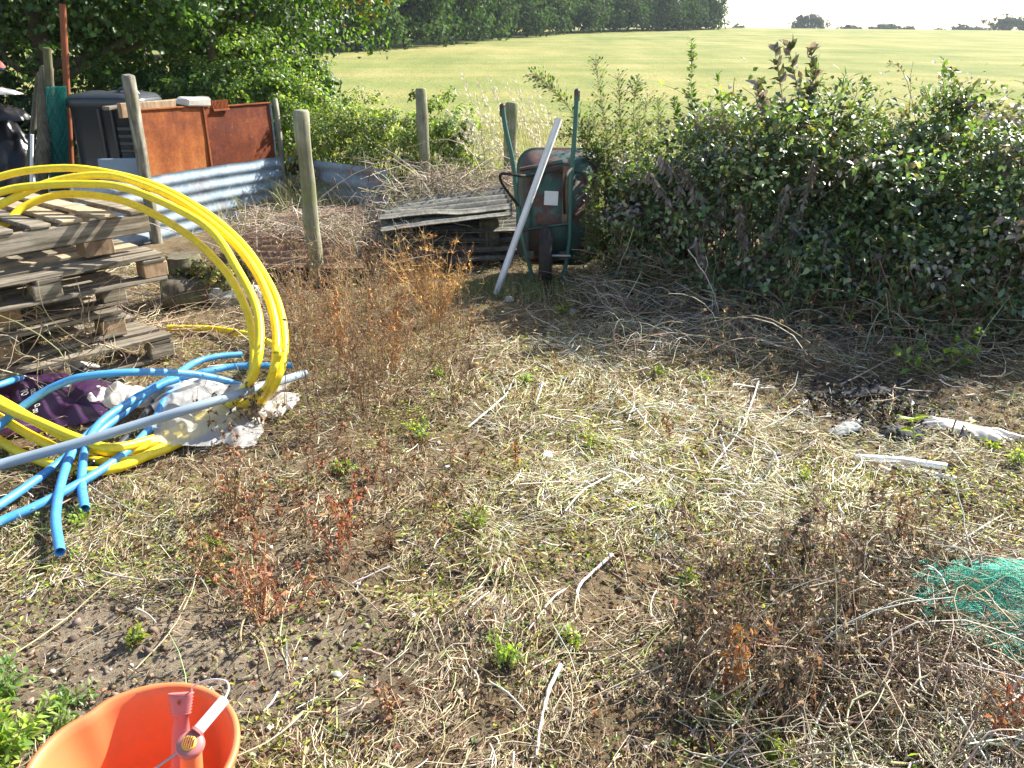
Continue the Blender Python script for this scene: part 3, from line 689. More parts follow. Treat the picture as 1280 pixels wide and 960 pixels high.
def crumple(name, label, c, sx, sy, h, mat, seed, cat, rz=0, nu=46, parent=None, amp=.035, mound=1.0, pw=.6, ragged=.3, group=None, z0=None):
    """a crumpled sheet lying over a mound"""
    amp = min(amp, .17 * min(sx, sy))
    u = np.linspace(-1, 1, nu); U, V = np.meshgrid(u, u)
    rr = 1 + ragged * fbm(np.cos(np.arctan2(V, U)) * 1.7, np.sin(np.arctan2(V, U)) * 1.7, seed, 3)
    # map the square to a disc of ragged outline
    a = U * np.sqrt(1 - V * V / 2); b = V * np.sqrt(1 - U * U / 2)
    Xx = a * sx * rr; Yy = b * sy * rr
    d = np.clip(1 - a * a - b * b, 0, 1)
    f = 3.2 / max(sx, sy) * .35
    fq = min(f, 4.2); wx = fbm(Xx * 4, Yy * 4, seed + 20, 2) * .15; n1 = np.abs(fbm((Xx + wx) * fq * 2.2, (Yy - wx) * fq * 1.3, seed + 1, 3)); n2 = np.abs(fbm(Xx * fq * 4 + n1 * 2, Yy * fq * 2.5, seed + 5, 2))
    Zz = h * (d ** pw) * mound * (.75 + .5 * n1) + amp * (n1 + .5 * n2) * 1.6 * (.35 + d)
    cz, sz = math.cos(rz), math.sin(rz)
    WX = c[0] + Xx * cz - Yy * sz; WY = c[1] + Xx * sz + Yy * cz
    base = zg(WX, WY) + .012 if z0 is None else z0
    WZ = base + Zz
    WX = WX + .02 * fbm(Xx * 8, Yy * 8, seed + 9, 2); WY = WY + .02 * fbm(Xx * 8, Yy * 8, seed + 12, 2)
    ii, jj = np.meshgrid(np.arange(nu - 1), np.arange(nu - 1)); bb = (jj * nu + ii).ravel()
    mb = MB(); mb.add(np.stack([WX, WY, WZ], -1).reshape(-1, 3), np.stack([bb, bb + 1, bb + nu + 1, bb + nu], 1))
    o = mb.build(name, mat, parent, color=False, smooth=True, origin=(c[0], c[1], 0)); 
    if label: tag(o, label, cat, group)
    return o
# heap at left edge, built up from the ground
hx = D(8, 150, 8.0)[0]
crumple('rubbish_heap', 'dark heap of rubbish under sheets at the left edge', (hx - .35, 8.2), .75, .6, 1.05, M['black_bag'], 41, 'rubbish heap', ragged=.15, amp=.12, nu=60)
crumple('plastic_sheet', 'white and grey plastic sheet draped over the dark rubbish heap', (hx - .03, 7.85), .26, .13, .05, M['white_bag'], 44, 'plastic sheet', ragged=.5, z0=D(12, 118, 7.9)[2])
crumple('black_sack', 'black glossy sack bulging under the white sheet at the left edge', (hx - .05, 7.9), .32, .2, .16, M['black_bag'], 47, 'sack', z0=D(10, 150, 7.9)[2], amp=.1)
crumple('blue_sheet', 'blue plastic sheet on top of the rubbish heap', (hx - .12, 7.95), .20, .12, .12, M['blue_tarp'], 50, 'plastic sheet', z0=D(8, 88, 7.95)[2])
crumple('red_sheet', 'small red plastic item beside the blue sheet on the heap', (hx + .06, 7.92), .08, .07, .08, M['red_cloth'], 53, 'plastic item', z0=D(18, 85, 7.92)[2], nu=24)

# ------------------------------------------------------------------ pallets
PAL = R(50)
BM = {}
def shared(key, fn):
    if key not in BM: BM[key] = fn()
    return BM[key]
def pallet(label, corner, z0, ang, L=1.2, Dp=1.0, style='block', seed=1, face=.10, tilt=0.0):
    """corner: world xy of the far right corner of its visible long side; the long side runs back towards the camera"""
    q = random.Random(seed)
    root = empty('pallet', (corner[0], corner[1], z0), ang, ry=tilt); tag(root, label, 'pallet', 'wooden pallets in the stack')
    # local: x runs from 0 (corner) to -L (near end), y from 0 (visible side) to Dp (hidden side)
    def B(name, sx, sy, sz, x, y, z, mat, rot=(0, 0, 0)):
        me = shared((name, round(sx, 3), round(sy, 3), round(sz, 3), mat), lambda: box_mesh(name, sx, sy, sz, M[mat], .004, .0025))
        j = lambda a: q.uniform(-a, a)
        return put(name, me, root, (x + j(.006), y + j(.004), z), (rot[0] + j(.006), rot[1] + j(.005), rot[2] + j(.012)))
    t = .021
    if style == 'block':
        for y in (.05, Dp / 2, Dp - .05):
            B('bottom_board', L, .10, t, -L / 2, y, t / 2, 'grey_wood')
            for x in (-.06, -L / 2, -L + .06): B('block', .13, .095, .076, x, y, t + .038, 'tan_wood' if q.random() < .55 else 'grey_wood')
        for x in (-.06, -L / 2, -L + .06): B('cross_board', .125, Dp, t, x, Dp / 2, t + .076 + t / 2, 'grey_wood')
        n = 7
        for k in range(n):
            if q.random() < .12 and 0 < k < n - 1: continue
            B('deck_board', L, .095, t, -L / 2, .05 + k * (Dp - .1) / (n - 1), 2 * t + .076 + t / 2 + .002, q.choice(['grey_wood', 'grey_wood', 'pale_wood']))
    else:
        for y in (.02, Dp / 2, Dp - .02):
            B('stringer', L, .036, face, -L / 2, y, .08 + face / 2, 'grey_wood')
            for x in (-.30, -L + .22): B('block', .15, .11, .078, x, y + (.03 if y < .1 else -.03 if y > .9 else 0), .04, 'tan_wood')
        n = 8
        for k in range(n):
            B('deck_board', .10, Dp, t, -.06 - k * (L - .12) / (n - 1), Dp / 2, .08 + face + t / 2 + .002, q.choice(['grey_wood', 'pale_wood', 'grey_wood']))
    return root
def C2(px, py, z): p = G(px, py, z); return (p[0], p[1])
pallet('bottom pallet of the stack, sticking out on the right with pale boards', C2(217, 436, .06), 0.005, R(46), seed=2)
pallet('second pallet from the bottom of the stack', C2(158, 405, .21), .152, R(50), seed=7)
pallet('third pallet from the bottom of the stack', C2(158, 365, .36), .300, R(51), seed=11)
pallet('fourth pallet of the stack, with sunlit gaps between its boards', C2(208, 330, .53), .450, R(49), seed=14)
pallet('topmost pallet of the stack with a tall side board, under the yellow coil', C2(190, 285, .70), .602, R(51), style='string', seed=21, L=1.3)

# ------------------------------------------------------------------ yellow coil
pa = np.array((0, 2.96, 0.0)); pb = np.array((0, 4.45, 1.02)); vv = norm(pb - pa); uu = np.array((1.0, 0, 0)); nn = np.cross(uu, vv)
camp = np.array((0, 0, CAM_H))
def ray(px, py):
    d = D(px, py, 1.0) - camp; return norm(d)
def onplane(px, py, off=0.0):
    d = ray(px, py); p0 = pa - nn * 0 + nn * off
    t = np.dot(p0 - camp, nn) / np.dot(d, nn); p = camp + d * t
    if px > 140 and py > 470:
        zc = .035 + max(0, 505 - py) * .007
        if p[2] > zc: p = camp + d * ((CAM_H - zc) / -d[2])
    zmin = .03
    if p[2] < zmin: p = camp + d * ((CAM_H - zmin) / -d[2])
    return p
left = [(-80, 262), (-140, 320), (-150, 390), (-95, 470)]
ST = [
 [(0, 221), (78, 210), (141, 217), (200, 234), (256, 265), (300, 302), (328, 340), (347, 378), (355, 415), (354, 448), (344, 480), (325, 504), (288, 526), (240, 546), (195, 566), (147, 578), (94, 570), (40, 545), (0, 522)] + left[::-1],
 [(0, 256), (62, 228), (125, 219), (170, 228), (225, 252), (280, 292), (315, 332), (338, 380), (346, 425), (342, 462), (330, 488), (292, 512), (235, 540), (170, 562), (120, 562), (60, 535), (0, 500)] + [(-95, 450), (-145, 380), (-135, 330), (-75, 290)],
 [(0, 240), (50, 232), (109, 230), (156, 235), (219, 260), (266, 290), (297, 337), (319, 380), (325, 415), (322, 450), (312, 478), (285, 502), (240, 528), (200, 546), (140, 560), (97, 548), (50, 528), (0, 506)] + [(-85, 455), (-130, 390), (-130, 320), (-80, 270)],
 [(0, 284), (31, 258), (78, 243), (141, 248), (187, 265), (234, 293), (266, 321), (291, 352), (309, 390), (317, 428), (315, 468), (298, 496), (262, 522), (215, 552), (150, 584), (94, 588), (30, 568), (0, 551)] + [(-85, 495), (-140, 410), (-120, 340), (-60, 310)],
]
mb = MB(); YR = .0200
for k, s in enumerate(ST):
    off = (.0, .045, .085, -.045, .035)[k]
    P = cr([onplane(x, y, off) for x, y in s], 110, closed=True)
    P = np.vstack([P, P[:2]])
    tubes(mb, P[None], YR, 12)
# free end lying on the ground
fe = [G(210, 410, .03), G(265, 411, .03), G(312, 419, .05), G(335, 428, .10), onplane(346, 436, .04), onplane(345, 455, .04)]
P = cr(fe, 40); tubes(mb, P[None], YR, 12, cap=True)
o = mb.build('yellow_pipe_coil', M['yellow'], color=False, origin=onplane(90, 395)); tag(o, 'large loose coil of bright yellow plastic pipe leaning on the pallets', 'pipe coil')
# thin printed marks round the pipe are too fine; a strap ties the coil
# ------------------------------------------------------------------ blue and grey pipes
BR = .0175
def pipe(name, label, pts, r, mat, cat='pipe', group='blue water pipes', n=44):
    P = [G(x, y, z) for x, y, z in pts]
    o = hollow_tube(name, P, r, mat, n); tag(o, label, cat, group); return o
pipe('blue_pipe', 'blue pipe ending nearest the camera, its open end pointing down', [(75, 690, .03), (70, 640, .04), (84, 580, .07), (108, 545, .09), (156, 506, .08), (200, 480, .09), (228, 468, .07)], BR, M['blue'])
pipe('blue_pipe', 'short-tailed blue pipe ending just right of the lowest one', [(106, 636, .03), (102, 600, .04), (108, 558, .09), (128, 526, .11), (172, 497, .12), (205, 480, .10), (240, 455, .06), (270, 446, .05), (302, 443, .03)], BR, M['blue'])
pipe('blue_pipe', 'blue pipe running along the left edge up under the grey pipe', [(-60, 668, .03), (0, 631, .03), (45, 600, .04), (85, 570, .06), (130, 535, .08), (165, 508, .09), (195, 484, .12), (222, 474, .12)], BR, M['blue'])
pipe('blue_pipe', 'lowest blue pipe sweeping from the left edge up to the bags', [(-60, 680, .03), (0, 652, .03), (40, 635, .035), (85, 612, .04), (135, 582, .045), (172, 552, .05), (192, 528, .05), (205, 502, .06), (222, 478, .07)], BR, M['blue'])
pipe('blue_pipe', 'blue pipe arching high over the purple sack', [(-50, 590, .04), (0, 532, .12), (47, 495, .20), (78, 479, .24), (109, 470, .26), (172, 465, .24), (234, 467, .16), (275, 474, .08), (300, 482, .03)], BR, M['blue'])
pipe('blue_pipe', 'blue pipe reaching right between the yellow strands', [(200, 482, .05), (228, 472, .07), (256, 465, .08), (285, 459, .07), (312, 457, .06), (340, 457, .04), (366, 457, .03)], BR, M['blue'])
pipe('blue_pipe', 'pale blue pipe piece at the far left edge above the purple sack', [(-60, 500, .16), (-20, 487, .18), (0, 481, .18), (14, 476, .17), (26, 472, .14)], BR * .9, M['blue'])
pipe('grey_pipe', 'long straight grey pipe lying across the blue and yellow pipes', [(-70, 604, .10), (0, 581, .11), (90, 556, .14), (175, 530, .17), (240, 510, .20), (297, 493, .19), (345, 478, .13), (381, 467, .08)], .021, M['grey_pipe'], group='grey pipes')
pipe('black_hose', 'black hose lying between the blue pipes', [(95, 592, .03), (125, 572, .03), (150, 555, .035), (172, 530, .03), (190, 505, .03), (205, 488, .03)], .014, M['black_plastic'], 'hose', None)

# ------------------------------------------------------------------ bags
c = G(45, 520, 0)
sack = crumple('purple_sack', 'dark purple empty sack with pale lettering under the blue pipe', (c[0] - .10, c[1] + .06), .46, .34, .07, M['purple_bag'], 61, 'sack', R(15), ragged=.12, amp=.03, nu=70)
for s, px, py, sz, rz in (('PO', 26, 490, .045, -1.0), ('OUS', 38, 488, .032, -1.0), ('O.', 43, 507, .034, -1.0), ('DU', 41, 513, .028, -1.0)):
    cu = bpy.data.curves.new('lettering', 'FONT'); cu.body = s; cu.size = sz; cu.extrude = .0006
    p = G(px, py, .125); cu.materials.append(M['print_white']); tmp = bpy.data.objects.new('tmp', cu); o = bpy.data.objects.new('lettering', bpy.data.meshes.new_from_object(tmp)); bpy.data.objects.remove(tmp); COL.objects.link(o)
    o.parent = sack; o.location = (p[0] - sack.location.x, p[1] - sack.location.y, .128); o.rotation_euler = (R(14), R(4), rz)
crumple('white_bag', 'crumpled dirty white plastic bag left of the clear bag', G(140, 503), .17, .12, .07, M['white_bag'], 71, 'plastic bag', .3, ragged=.5, group='plastic bags')
crumple('white_bag', 'small white plastic scrap between the purple sack and the pallet', G(92, 470), .12, .08, .07, M['white_bag'], 76, 'plastic bag', .8, ragged=.7, group='plastic bags', nu=36)
crumple('white_bag', 'curled white plastic flap at the right end of the purple sack', G(88, 500), .07, .07, .08, M['white_bag'], 79, 'plastic bag', .2, ragged=.4, group='plastic bags', nu=30)
def film_sheet(name, label, cs, mat, seed, lift=.05, n=80, group='plastic bags'):
    """thin polythene lying over things, between four corners, with creases and a ragged hem"""
    a, b, c, d = cs; u = np.linspace(0, 1, n); U, V = np.meshgrid(u, u); rag = .10
    U2 = .5 + (U - .5) * (1 + rag * 2 * fbm(V * 3, V * 0 + 5, seed, 3)); V2 = .5 + (V - .5) * (1 + rag * 2.4 * fbm(U * 3, U * 0 + 9, seed + 3, 3))
    P = ((1 - V2)[..., None] * ((1 - U2)[..., None] * a + U2[..., None] * b) + V2[..., None] * ((1 - U2)[..., None] * d + U2[..., None] * c))
    e = np.clip(np.minimum(np.minimum(U, 1 - U), np.minimum(V, 1 - V)) * 6, 0, 1)
    fold = 1 - np.abs(fbm(U * 2.2 + V * 3.1, V * 1.2 - U * .8, seed + 6, 3)) * 2.2; cr_ = np.abs(fbm(U * 9 - V * 3, V * 5, seed + 9, 2))
    P[..., 2] = np.maximum(P[..., 2], 0) + lift * e * (.45 + .55 * fold) + .016 * cr_ + .008 * np.abs(fbm(U * 16, V * 4, seed + 13, 2))
    P[..., 0] += .02 * fbm(U * 5, V * 7, seed + 15, 2); P[..., 2] = np.maximum(P[..., 2], zg(P[..., 0], P[..., 1]) + .006)
    ii, jj = np.meshgrid(np.arange(n - 1), np.arange(n - 1)); bb = (jj * n + ii).ravel(); mb = MB(); mb.add(P.reshape(-1, 3), np.stack([bb, bb + 1, bb + n + 1, bb + n], 1))
    return tag(mb.build(name, mat, color=False, origin=a), label, 'plastic bag', group)
film_sheet('clear_bag', 'big cloudy clear polythene sheet under the grey pipe', (G(188, 556, .055), G(322, 560, .01), G(358, 478, .01), G(190, 482, .05)), M['clear_bag'], 82)
crumple('white_bag', 'white plastic heap inside the clear bag under the blue pipes', G(240, 488), .18, .13, .05, M['white_bag'], 85, 'plastic bag', .1, ragged=.4, group='plastic bags', nu=50)
crumple('white_bag', 'torn white plastic bag behind the last yellow strands', G(345, 508), .10, .13, .035, M['white_bag'], 88, 'plastic bag', .5, ragged=.5, group='plastic bags', nu=40, pw=.4)
crumple('black_bag', 'black plastic sheeting behind the purple sack', G(115, 478), .16, .08, .06, M['black_bag'], 91, 'plastic bag', .1, ragged=.4, group='plastic bags', nu=36)

# ------------------------------------------------------------------ wheelbarrow
def rrect(w, h, r, n=6):
    pts = []
    for sx, sz, a0 in ((1, 1, 0), (-1, 1, 90), (-1, -1, 180), (1, -1, 270)):
        for k in range(n):
            a = R(a0 + 90 * k / (n - 1)); pts.append((sx * (w / 2 - r) + r * math.cos(a), sz * (h / 2 - r) + r * math.sin(a)))
    return np.array(pts)
def wheelbarrow():
    Yw = 5.80; cx = X_at(697, Yw, .5)
    root = empty('wheelbarrow', (cx, Yw, 0), R(-3), rx=R(-4)); tag(root, 'old green rusty wheelbarrow stood on its wheel with handles in the air', 'wheelbarrow')
    S = 24
    prof = [(.00, .40, .60, .06, .49), (.004, .44, .64, .07, .49), (.03, .485, .70, .09, .49), (.12, .53, .76, .11, .50), (.26, .585, .83, .13, .51), (.30, .60, .85, .13, .51), (.305, .62, .87, .14, .51), (.315, .625, .875, .14, .51), (.32, .61, .86, .14, .51)]
    V = []
    for y, w_, h_, r_, zc in prof:
        p = rrect(w_, h_, r_); V.append(np.stack([p[:, 0], np.full(len(p), y), p[:, 1] + zc], 1))
    V = np.array(V); K, S, _ = V.shape; i = np.arange(K - 1)[:, None] * S; j = np.arange(S)[None]
    q = np.stack([i + j, i + (j + 1) % S, i + S + (j + 1) % S, i + S + j], -1).reshape(-1, 4)
    mb = MB(); mb.add(V.reshape(-1, 3), q); mb.add(V[0], np.arange(S)[None])
    o = mb.build('tub', M['green_paint'], root, color=False)
    so = o.modifiers.new('s', 'SOLIDIFY'); so.thickness = .003; so.offset = -1
    # frame tubes: handle grip at top, running down past the wheel
    def loc(px, py, y): p = D(px, py, Yw + y); return np.array((p[0] - cx, y, p[2]))
    fr = [loc(722, 112, -.02), loc(719, 170, -.05), loc(714, 230, -.06), loc(713, 290, -.06), loc(709, 325, -.08), loc(704, 357, -.10)]
    tube_obj('frame_tube', fr, .0165, M['green_tube'], root, n=30)
    fl = [loc(627, 131, -.02), loc(631, 160, -.04), loc(641, 205, -.05), loc(646, 250, -.05), loc(654, 300, -.07), loc(668, 355, -.10)]
    tube_obj('frame_tube', fl, .0165, M['green_tube'], root, n=30)
    m_ = box_mesh('grip', .04, .04, .09, M['green_paint'], .012)
    put('grip', m_, root, tuple(fr[0] - np.array((0, 0, .04)))); put('grip', m_, root, tuple(fl[0] - np.array((0, 0, .04))))
    # legs: bent bar sticking out towards the left
    tube_obj('leg', [loc(702, 212, -.04), loc(660, 222, -.08), loc(640, 223, -.30), loc(628, 224, -.30), loc(630, 235, -.2), loc(650, 262, -.04)], .011, M['rubber'], root, n=30)
    tube_obj('leg', [loc(716, 212, -.06), loc(712, 222, -.28), loc(708, 236, -.28), loc(706, 268, -.05)], .010, M['rubber'], root, n=24)
    a, b_ = loc(645, 291, -.06), loc(712, 281, -.06); tube_obj('brace', [a, b_], .012, M['green_paint'], root, S=4, smooth_path=False)
    a, b_ = loc(650, 214, -.05), loc(704, 204, -.05); tube_obj('brace', [a, b_], .016, M['green_paint'], root, S=4, smooth_path=False)
    c = loc(707, 245, -.03); put('strap_plate', box_mesh('strap_plate', .042, .012, .40, M['dull_rust'], .003), root, tuple(c))
    c = loc(689, 249, -.012); put('sticker', box_mesh('sticker', .10, .006, .10, M['white_paint'], .001), root, tuple(c), (0, R(2), 0))
    # wheel edge-on
    wc = loc(683, 326, -.12); wc[2] = .215
    wr = empty('wheel', tuple(wc)); wr.parent = root
    K = 40; th = np.linspace(0, 2 * math.pi, K); P = np.stack([np.zeros(K), .165 * np.cos(th), .165 * np.sin(th)], 1)
    Sx = 14; ang = np.arange(Sx) * 2 * math.pi / Sx
    V = np.zeros((K, Sx, 3))
    for a_i, a_ in enumerate(ang):
        rr = .165 + .05 * math.cos(a_) * (1 - .06 * (a_i % 2)); V[:, a_i, 0] = .048 * math.sin(a_); V[:, a_i, 1] = rr * np.cos(th); V[:, a_i, 2] = rr * np.sin(th)
    i = np.arange(K - 1)[:, None] * Sx; j = np.arange(Sx)[None]
    mb = MB(); mb.add(V.reshape(-1, 3), np.stack([i + j, i + (j + 1) % Sx, i + Sx + (j + 1) % Sx, i + Sx + j], -1).reshape(-1, 4)); mb.build('tyre', M['rubber'], wr, color=False)
    for xo in (-.012, .012):
        pass
    mb = MB()
    for r0, r1 in ((.0, .12),):
        Vr = np.concatenate([np.stack([np.full(K, xx), r_ * np.cos(th), r_ * np.sin(th)], 1) for xx, r_ in ((-.03, .125), (-.012, .11), (-.01, .02), (-.04, .02), (.04, .02), (.01, .02), (.012, .11), (.03, .125))])
        i = np.arange(7)[:, None] * K; j = np.arange(K - 1)[None]; mb.add(Vr, np.stack([i + j, i + j + 1, i + K + j + 1, i + K + j], -1).reshape(-1, 4))
    mb.build('rim', M['rust_pole'], wr, color=False)
    tube_obj('axle', [(-.12, wc[1], .215), (.10, wc[1], .215)], .010, M['steel'], root, smooth_path=False)
    for px in (664, 704): 
        c = loc(px, 330, -.11); put('axle_bracket', box_mesh('axle_bracket', .05, .02, .06, M['green_paint'], .003), root, (c[0], c[1], .215))
wheelbarrow()
# white pole
b_ = G(620, 366, 0); t_ = D(699, 148, 5.60)
root = None
P = np.array([b_ + np.array((0, 0, -.01)), t_]); mbp = MB(); tubes(mbp, P[None], .024, 4, cap=True)
o = mbp.build('white_pole', M['white_paint'], color=False, smooth=False, origin=P[0]); tag(o, 'long white square pole leaning against the wheelbarrow', 'pole')

# ------------------------------------------------------------------ stacked cement and iron sheets
def lying(name, label, corners, amp, wl, mat, group, seed, nL=40, th=.006, along=True):
    """corrugated sheet lying between four world corners (a,b along the length; d,c the other side)"""
    a, b, c, d = [np.asarray(t, float) for t in corners]
    Wd = np.linalg.norm(d - a); nV = int(Wd / wl * 8) + 1
    u = np.linspace(0, 1, nL)[None, :, None]; v = np.linspace(0, 1, nV)[:, None, None]
    Pp = (1 - v) * ((1 - u) * a + u * b) + v * ((1 - u) * d + u * c)
    n = norm(np.cross(b - a, d - a)); n = n if n[2] > 0 else -n
    off = amp * np.sin(v * Wd / wl * 2 * math.pi) + .02 * fbm(u * 3 + 0 * v, v * 2 + 0 * u, seed, 3)
    Pp = Pp + off * n
    Pp[:, 0] += 0; 
    mb = MB(); ii, jj = np.meshgrid(np.arange(nL - 1), np.arange(nV - 1)); bb = (jj * nL + ii).ravel(); q = np.stack([bb, bb + 1, bb + nL + 1, bb + nL], 1)
    V0 = Pp.reshape(-1, 3); V1 = V0 - n * th; N0 = len(V0)
    mb.add(V0, q); mb.add(V1, q[:, ::-1])
    e = np.arange(nL); ed = []
    for row in (0, (nV - 1) * nL): ed.append(np.stack([row + e[:-1], row + e[1:], row + e[1:] + N0, row + e[:-1] + N0], 1))
    e = np.arange(nV) * nL
    for col_ in (0, nL - 1): ed.append(np.stack([col_ + e[:-1], col_ + e[1:], col_ + e[1:] + N0, col_ + e[:-1] + N0], 1))
    allv = np.vstack([V0, V1]); mb2 = MB(); mb2.add(allv, np.vstack([q, q[:, ::-1] + N0] + ed))
    o = mb2.build(name, mat, color=False, origin=a); tag(o, label, 'roof sheet', group); return o
def base3(px, py, z): return G(px, py, z)
g = 'stacked roofing sheets'
for k, (lb, dz, sh) in enumerate((('lowest grey cement roofing sheet of the pile', .06, (0.0, -.02)), ('second grey cement roofing sheet from the ground', .12, (.05, 0)), ('third grey cement roofing sheet, dark front edge', .19, (-.03, .02)), ('upper grey cement roofing sheet with broken corner', .27, (.06, .0)))):
    a = base3(466, 322, dz) ; b = base3(650, 318, dz + .02); a[1] = 6.08 + .03 * k; b[1] = 6.2 + .02 * k; a[0] = X_at(462, a[1], dz); b[0] = X_at(648, b[1], dz); a = a + np.array((sh[0], sh[1], 0)); b = b + np.array((sh[0], sh[1], 0))
    c = b + np.array((.1, .8, .03)); d = a + np.array((-.05, .85, .02))
    lying('cement_sheet', lb, (a, b, c, d), .022, .14, M['cement'], g, 200 + k)
a = D(470, 272, 6.1); b = D(640, 262, 6.25); c = D(628, 233, 7.0); d = D(500, 258, 6.8)
lying('cement_sheet', 'topmost grey ridged cement sheet tilted up to the right', (a, b, c, d), .028, .16, M['cement'], g, 210)
a = D(474, 290, 5.95); b = D(640, 268, 6.15); c = b + np.array((0, .6, .0)); d = a + np.array((0, .6, .0))
lying('cement_sheet', 'grey cement sheet with reddish edge just below the top one', (a, b, c, d), .02, .14, M['cement'], g, 214)
for k, (px, Yb, hh) in enumerate(((500, 6.5, .34), (610, 6.55, .36))):
    put_ = put('timber_block', box_mesh('timber_block', .16, .5, hh, M['dark_wood'], .008), None, (X_at(px, Yb, .2), Yb, hh / 2 - .01), (0, 0, R(4)))
    tag(put_, ('dark timber block under the left end of the cement sheets', 'dark timber block under the right end of the cement sheets')[k], 'timber')
a = G(312, 345, .02); b = G(458, 350, .05); c = D(455, 268, 7.3); c[2] = .30; d = D(305, 285, 7.0); d[2] = .22
lying('rusty_roof_sheet', 'rusty brown corrugated sheet lying left of the cement pile under dry grass', (a + [0, 0, .08], b + [0, 0, .08], c, d), .02, .13, M['dull_rust'], g, 220)
put_ = put('timber_block', box_mesh('timber_block2', .9, .3, .16, M['dark_wood'], .01), None, (-1.55, 6.8, .06), (0, 0, R(5))); tag(put_, 'dark timber baulk under the rusty brown sheet', 'timber')

# moss-covered log/stump between the pallets and sheet
def log(name, label, a, b, r, mat, seed, cat='log'):
    q = np.random.default_rng(seed); K, S = 16, 18; t = np.linspace(0, 1, K)[:, None]; P = np.asarray(a) + (np.asarray(b) - np.asarray(a)) * t
    mb = MB(); tubes(mb, P[None], np.full((1, K), r), S, cap=True)
    v = mb.v[0]; n = len(v); nz = fbm(np.arange(n) % S * .5, np.arange(n) // S * .5, seed, 3)
    c = np.repeat(P, S, 0); mb.v[0] = (c + (v - c) * (1 + .45 * nz[:, None])).astype(np.float32)
    for kk in (1, 2): mb.v[kk] = mb.v[0][:S] if kk == 1 else mb.v[0][-S:]
    o = mb.build(name, mat, color=False, origin=a); tag(o, label, cat); return o
log('rotten_log', 'mossy rotten log lying behind the yellow pipe end', on(G(205, 385), .10), on(G(310, 372), .06), .11, M['dark_wood'], 5)
log('tree_stump', 'short dark rotten stump beside the pallets', on(G(235, 372), -.02), on(G(235, 372), .32), .11, M['dark_wood'], 8, 'stump')
tag(put('concrete_lump', box_mesh('concrete_lump', .34, .18, .14, M['concrete'], .03, .015), None, tuple(on(G(295, 377), .06)), (.1, .1, .4)), 'pale mossy concrete lump behind the yellow strands', 'concrete lump')

# ------------------------------------------------------------------ bucket and tools
def bucket():
    cx, cy = -.757, 1.19; H = .285
    root = empty('bucket', (cx, cy, 0)); root.location.z = float(zg(cx, cy)) + .002; tag(root, 'orange flexible plastic bucket cut off by the bottom edge', 'bucket')
    S = 96; th = np.linspace(0, 2 * math.pi, S, endpoint=False)
    def rad(t):   # t 0..1 height
        base = .124 + (.188 - .124) * t
        pinch = 1 - .055 * t * np.exp(-((((th - R(143)) + math.pi) % (2 * math.pi) - math.pi) / .17) ** 2) + .045 * t * np.exp(-((((th - R(182)) + math.pi) % (2 * math.pi) - math.pi) / .45) ** 2) + .0 * t * np.cos(th)
        return base * pinch
    rows = [(t, 0, t * H) for t in np.linspace(0, 1, 16)]
    V = []
    for t, o_, z in rows: V.append(np.stack([rad(t) * np.cos(th), rad(t) * np.sin(th), np.full(S, z) + .008 * t * np.cos(th - 1)], 1))
    n_out = len(V)
    for do, dz in ((.006, .004), (.013, .003), (.015, -.003), (.014, -.010), (.010, -.013)):   # rolled rim
        r_ = rad(1) + do; V.append(np.stack([r_ * np.cos(th), r_ * np.sin(th), H + dz + .008 * np.cos(th - 1)], 1))
    for t in np.linspace(.95, 0, 10): r_ = rad(t) + .004; V.append(np.stack([r_ * np.cos(th), r_ * np.sin(th), np.full(S, t * H) + .008 * t * np.cos(th - 1)], 1))
    V = np.array(V); K = len(V); i = np.arange(K - 1)[:, None] * S; j = np.arange(S)[None]
    mb = MB(); mb.add(V.reshape(-1, 3), np.stack([i + j, i + (j + 1) % S, i + S + (j + 1) % S, i + S + j], -1).reshape(-1, 4))
    mb.add(V[0] + [0, 0, .004], np.arange(S)[None]); mb.add(V[-1] + [0, 0, .0], np.arange(S)[None])
    mb.build('shell', M['orange'], root, color=False)
    return root
bucket()
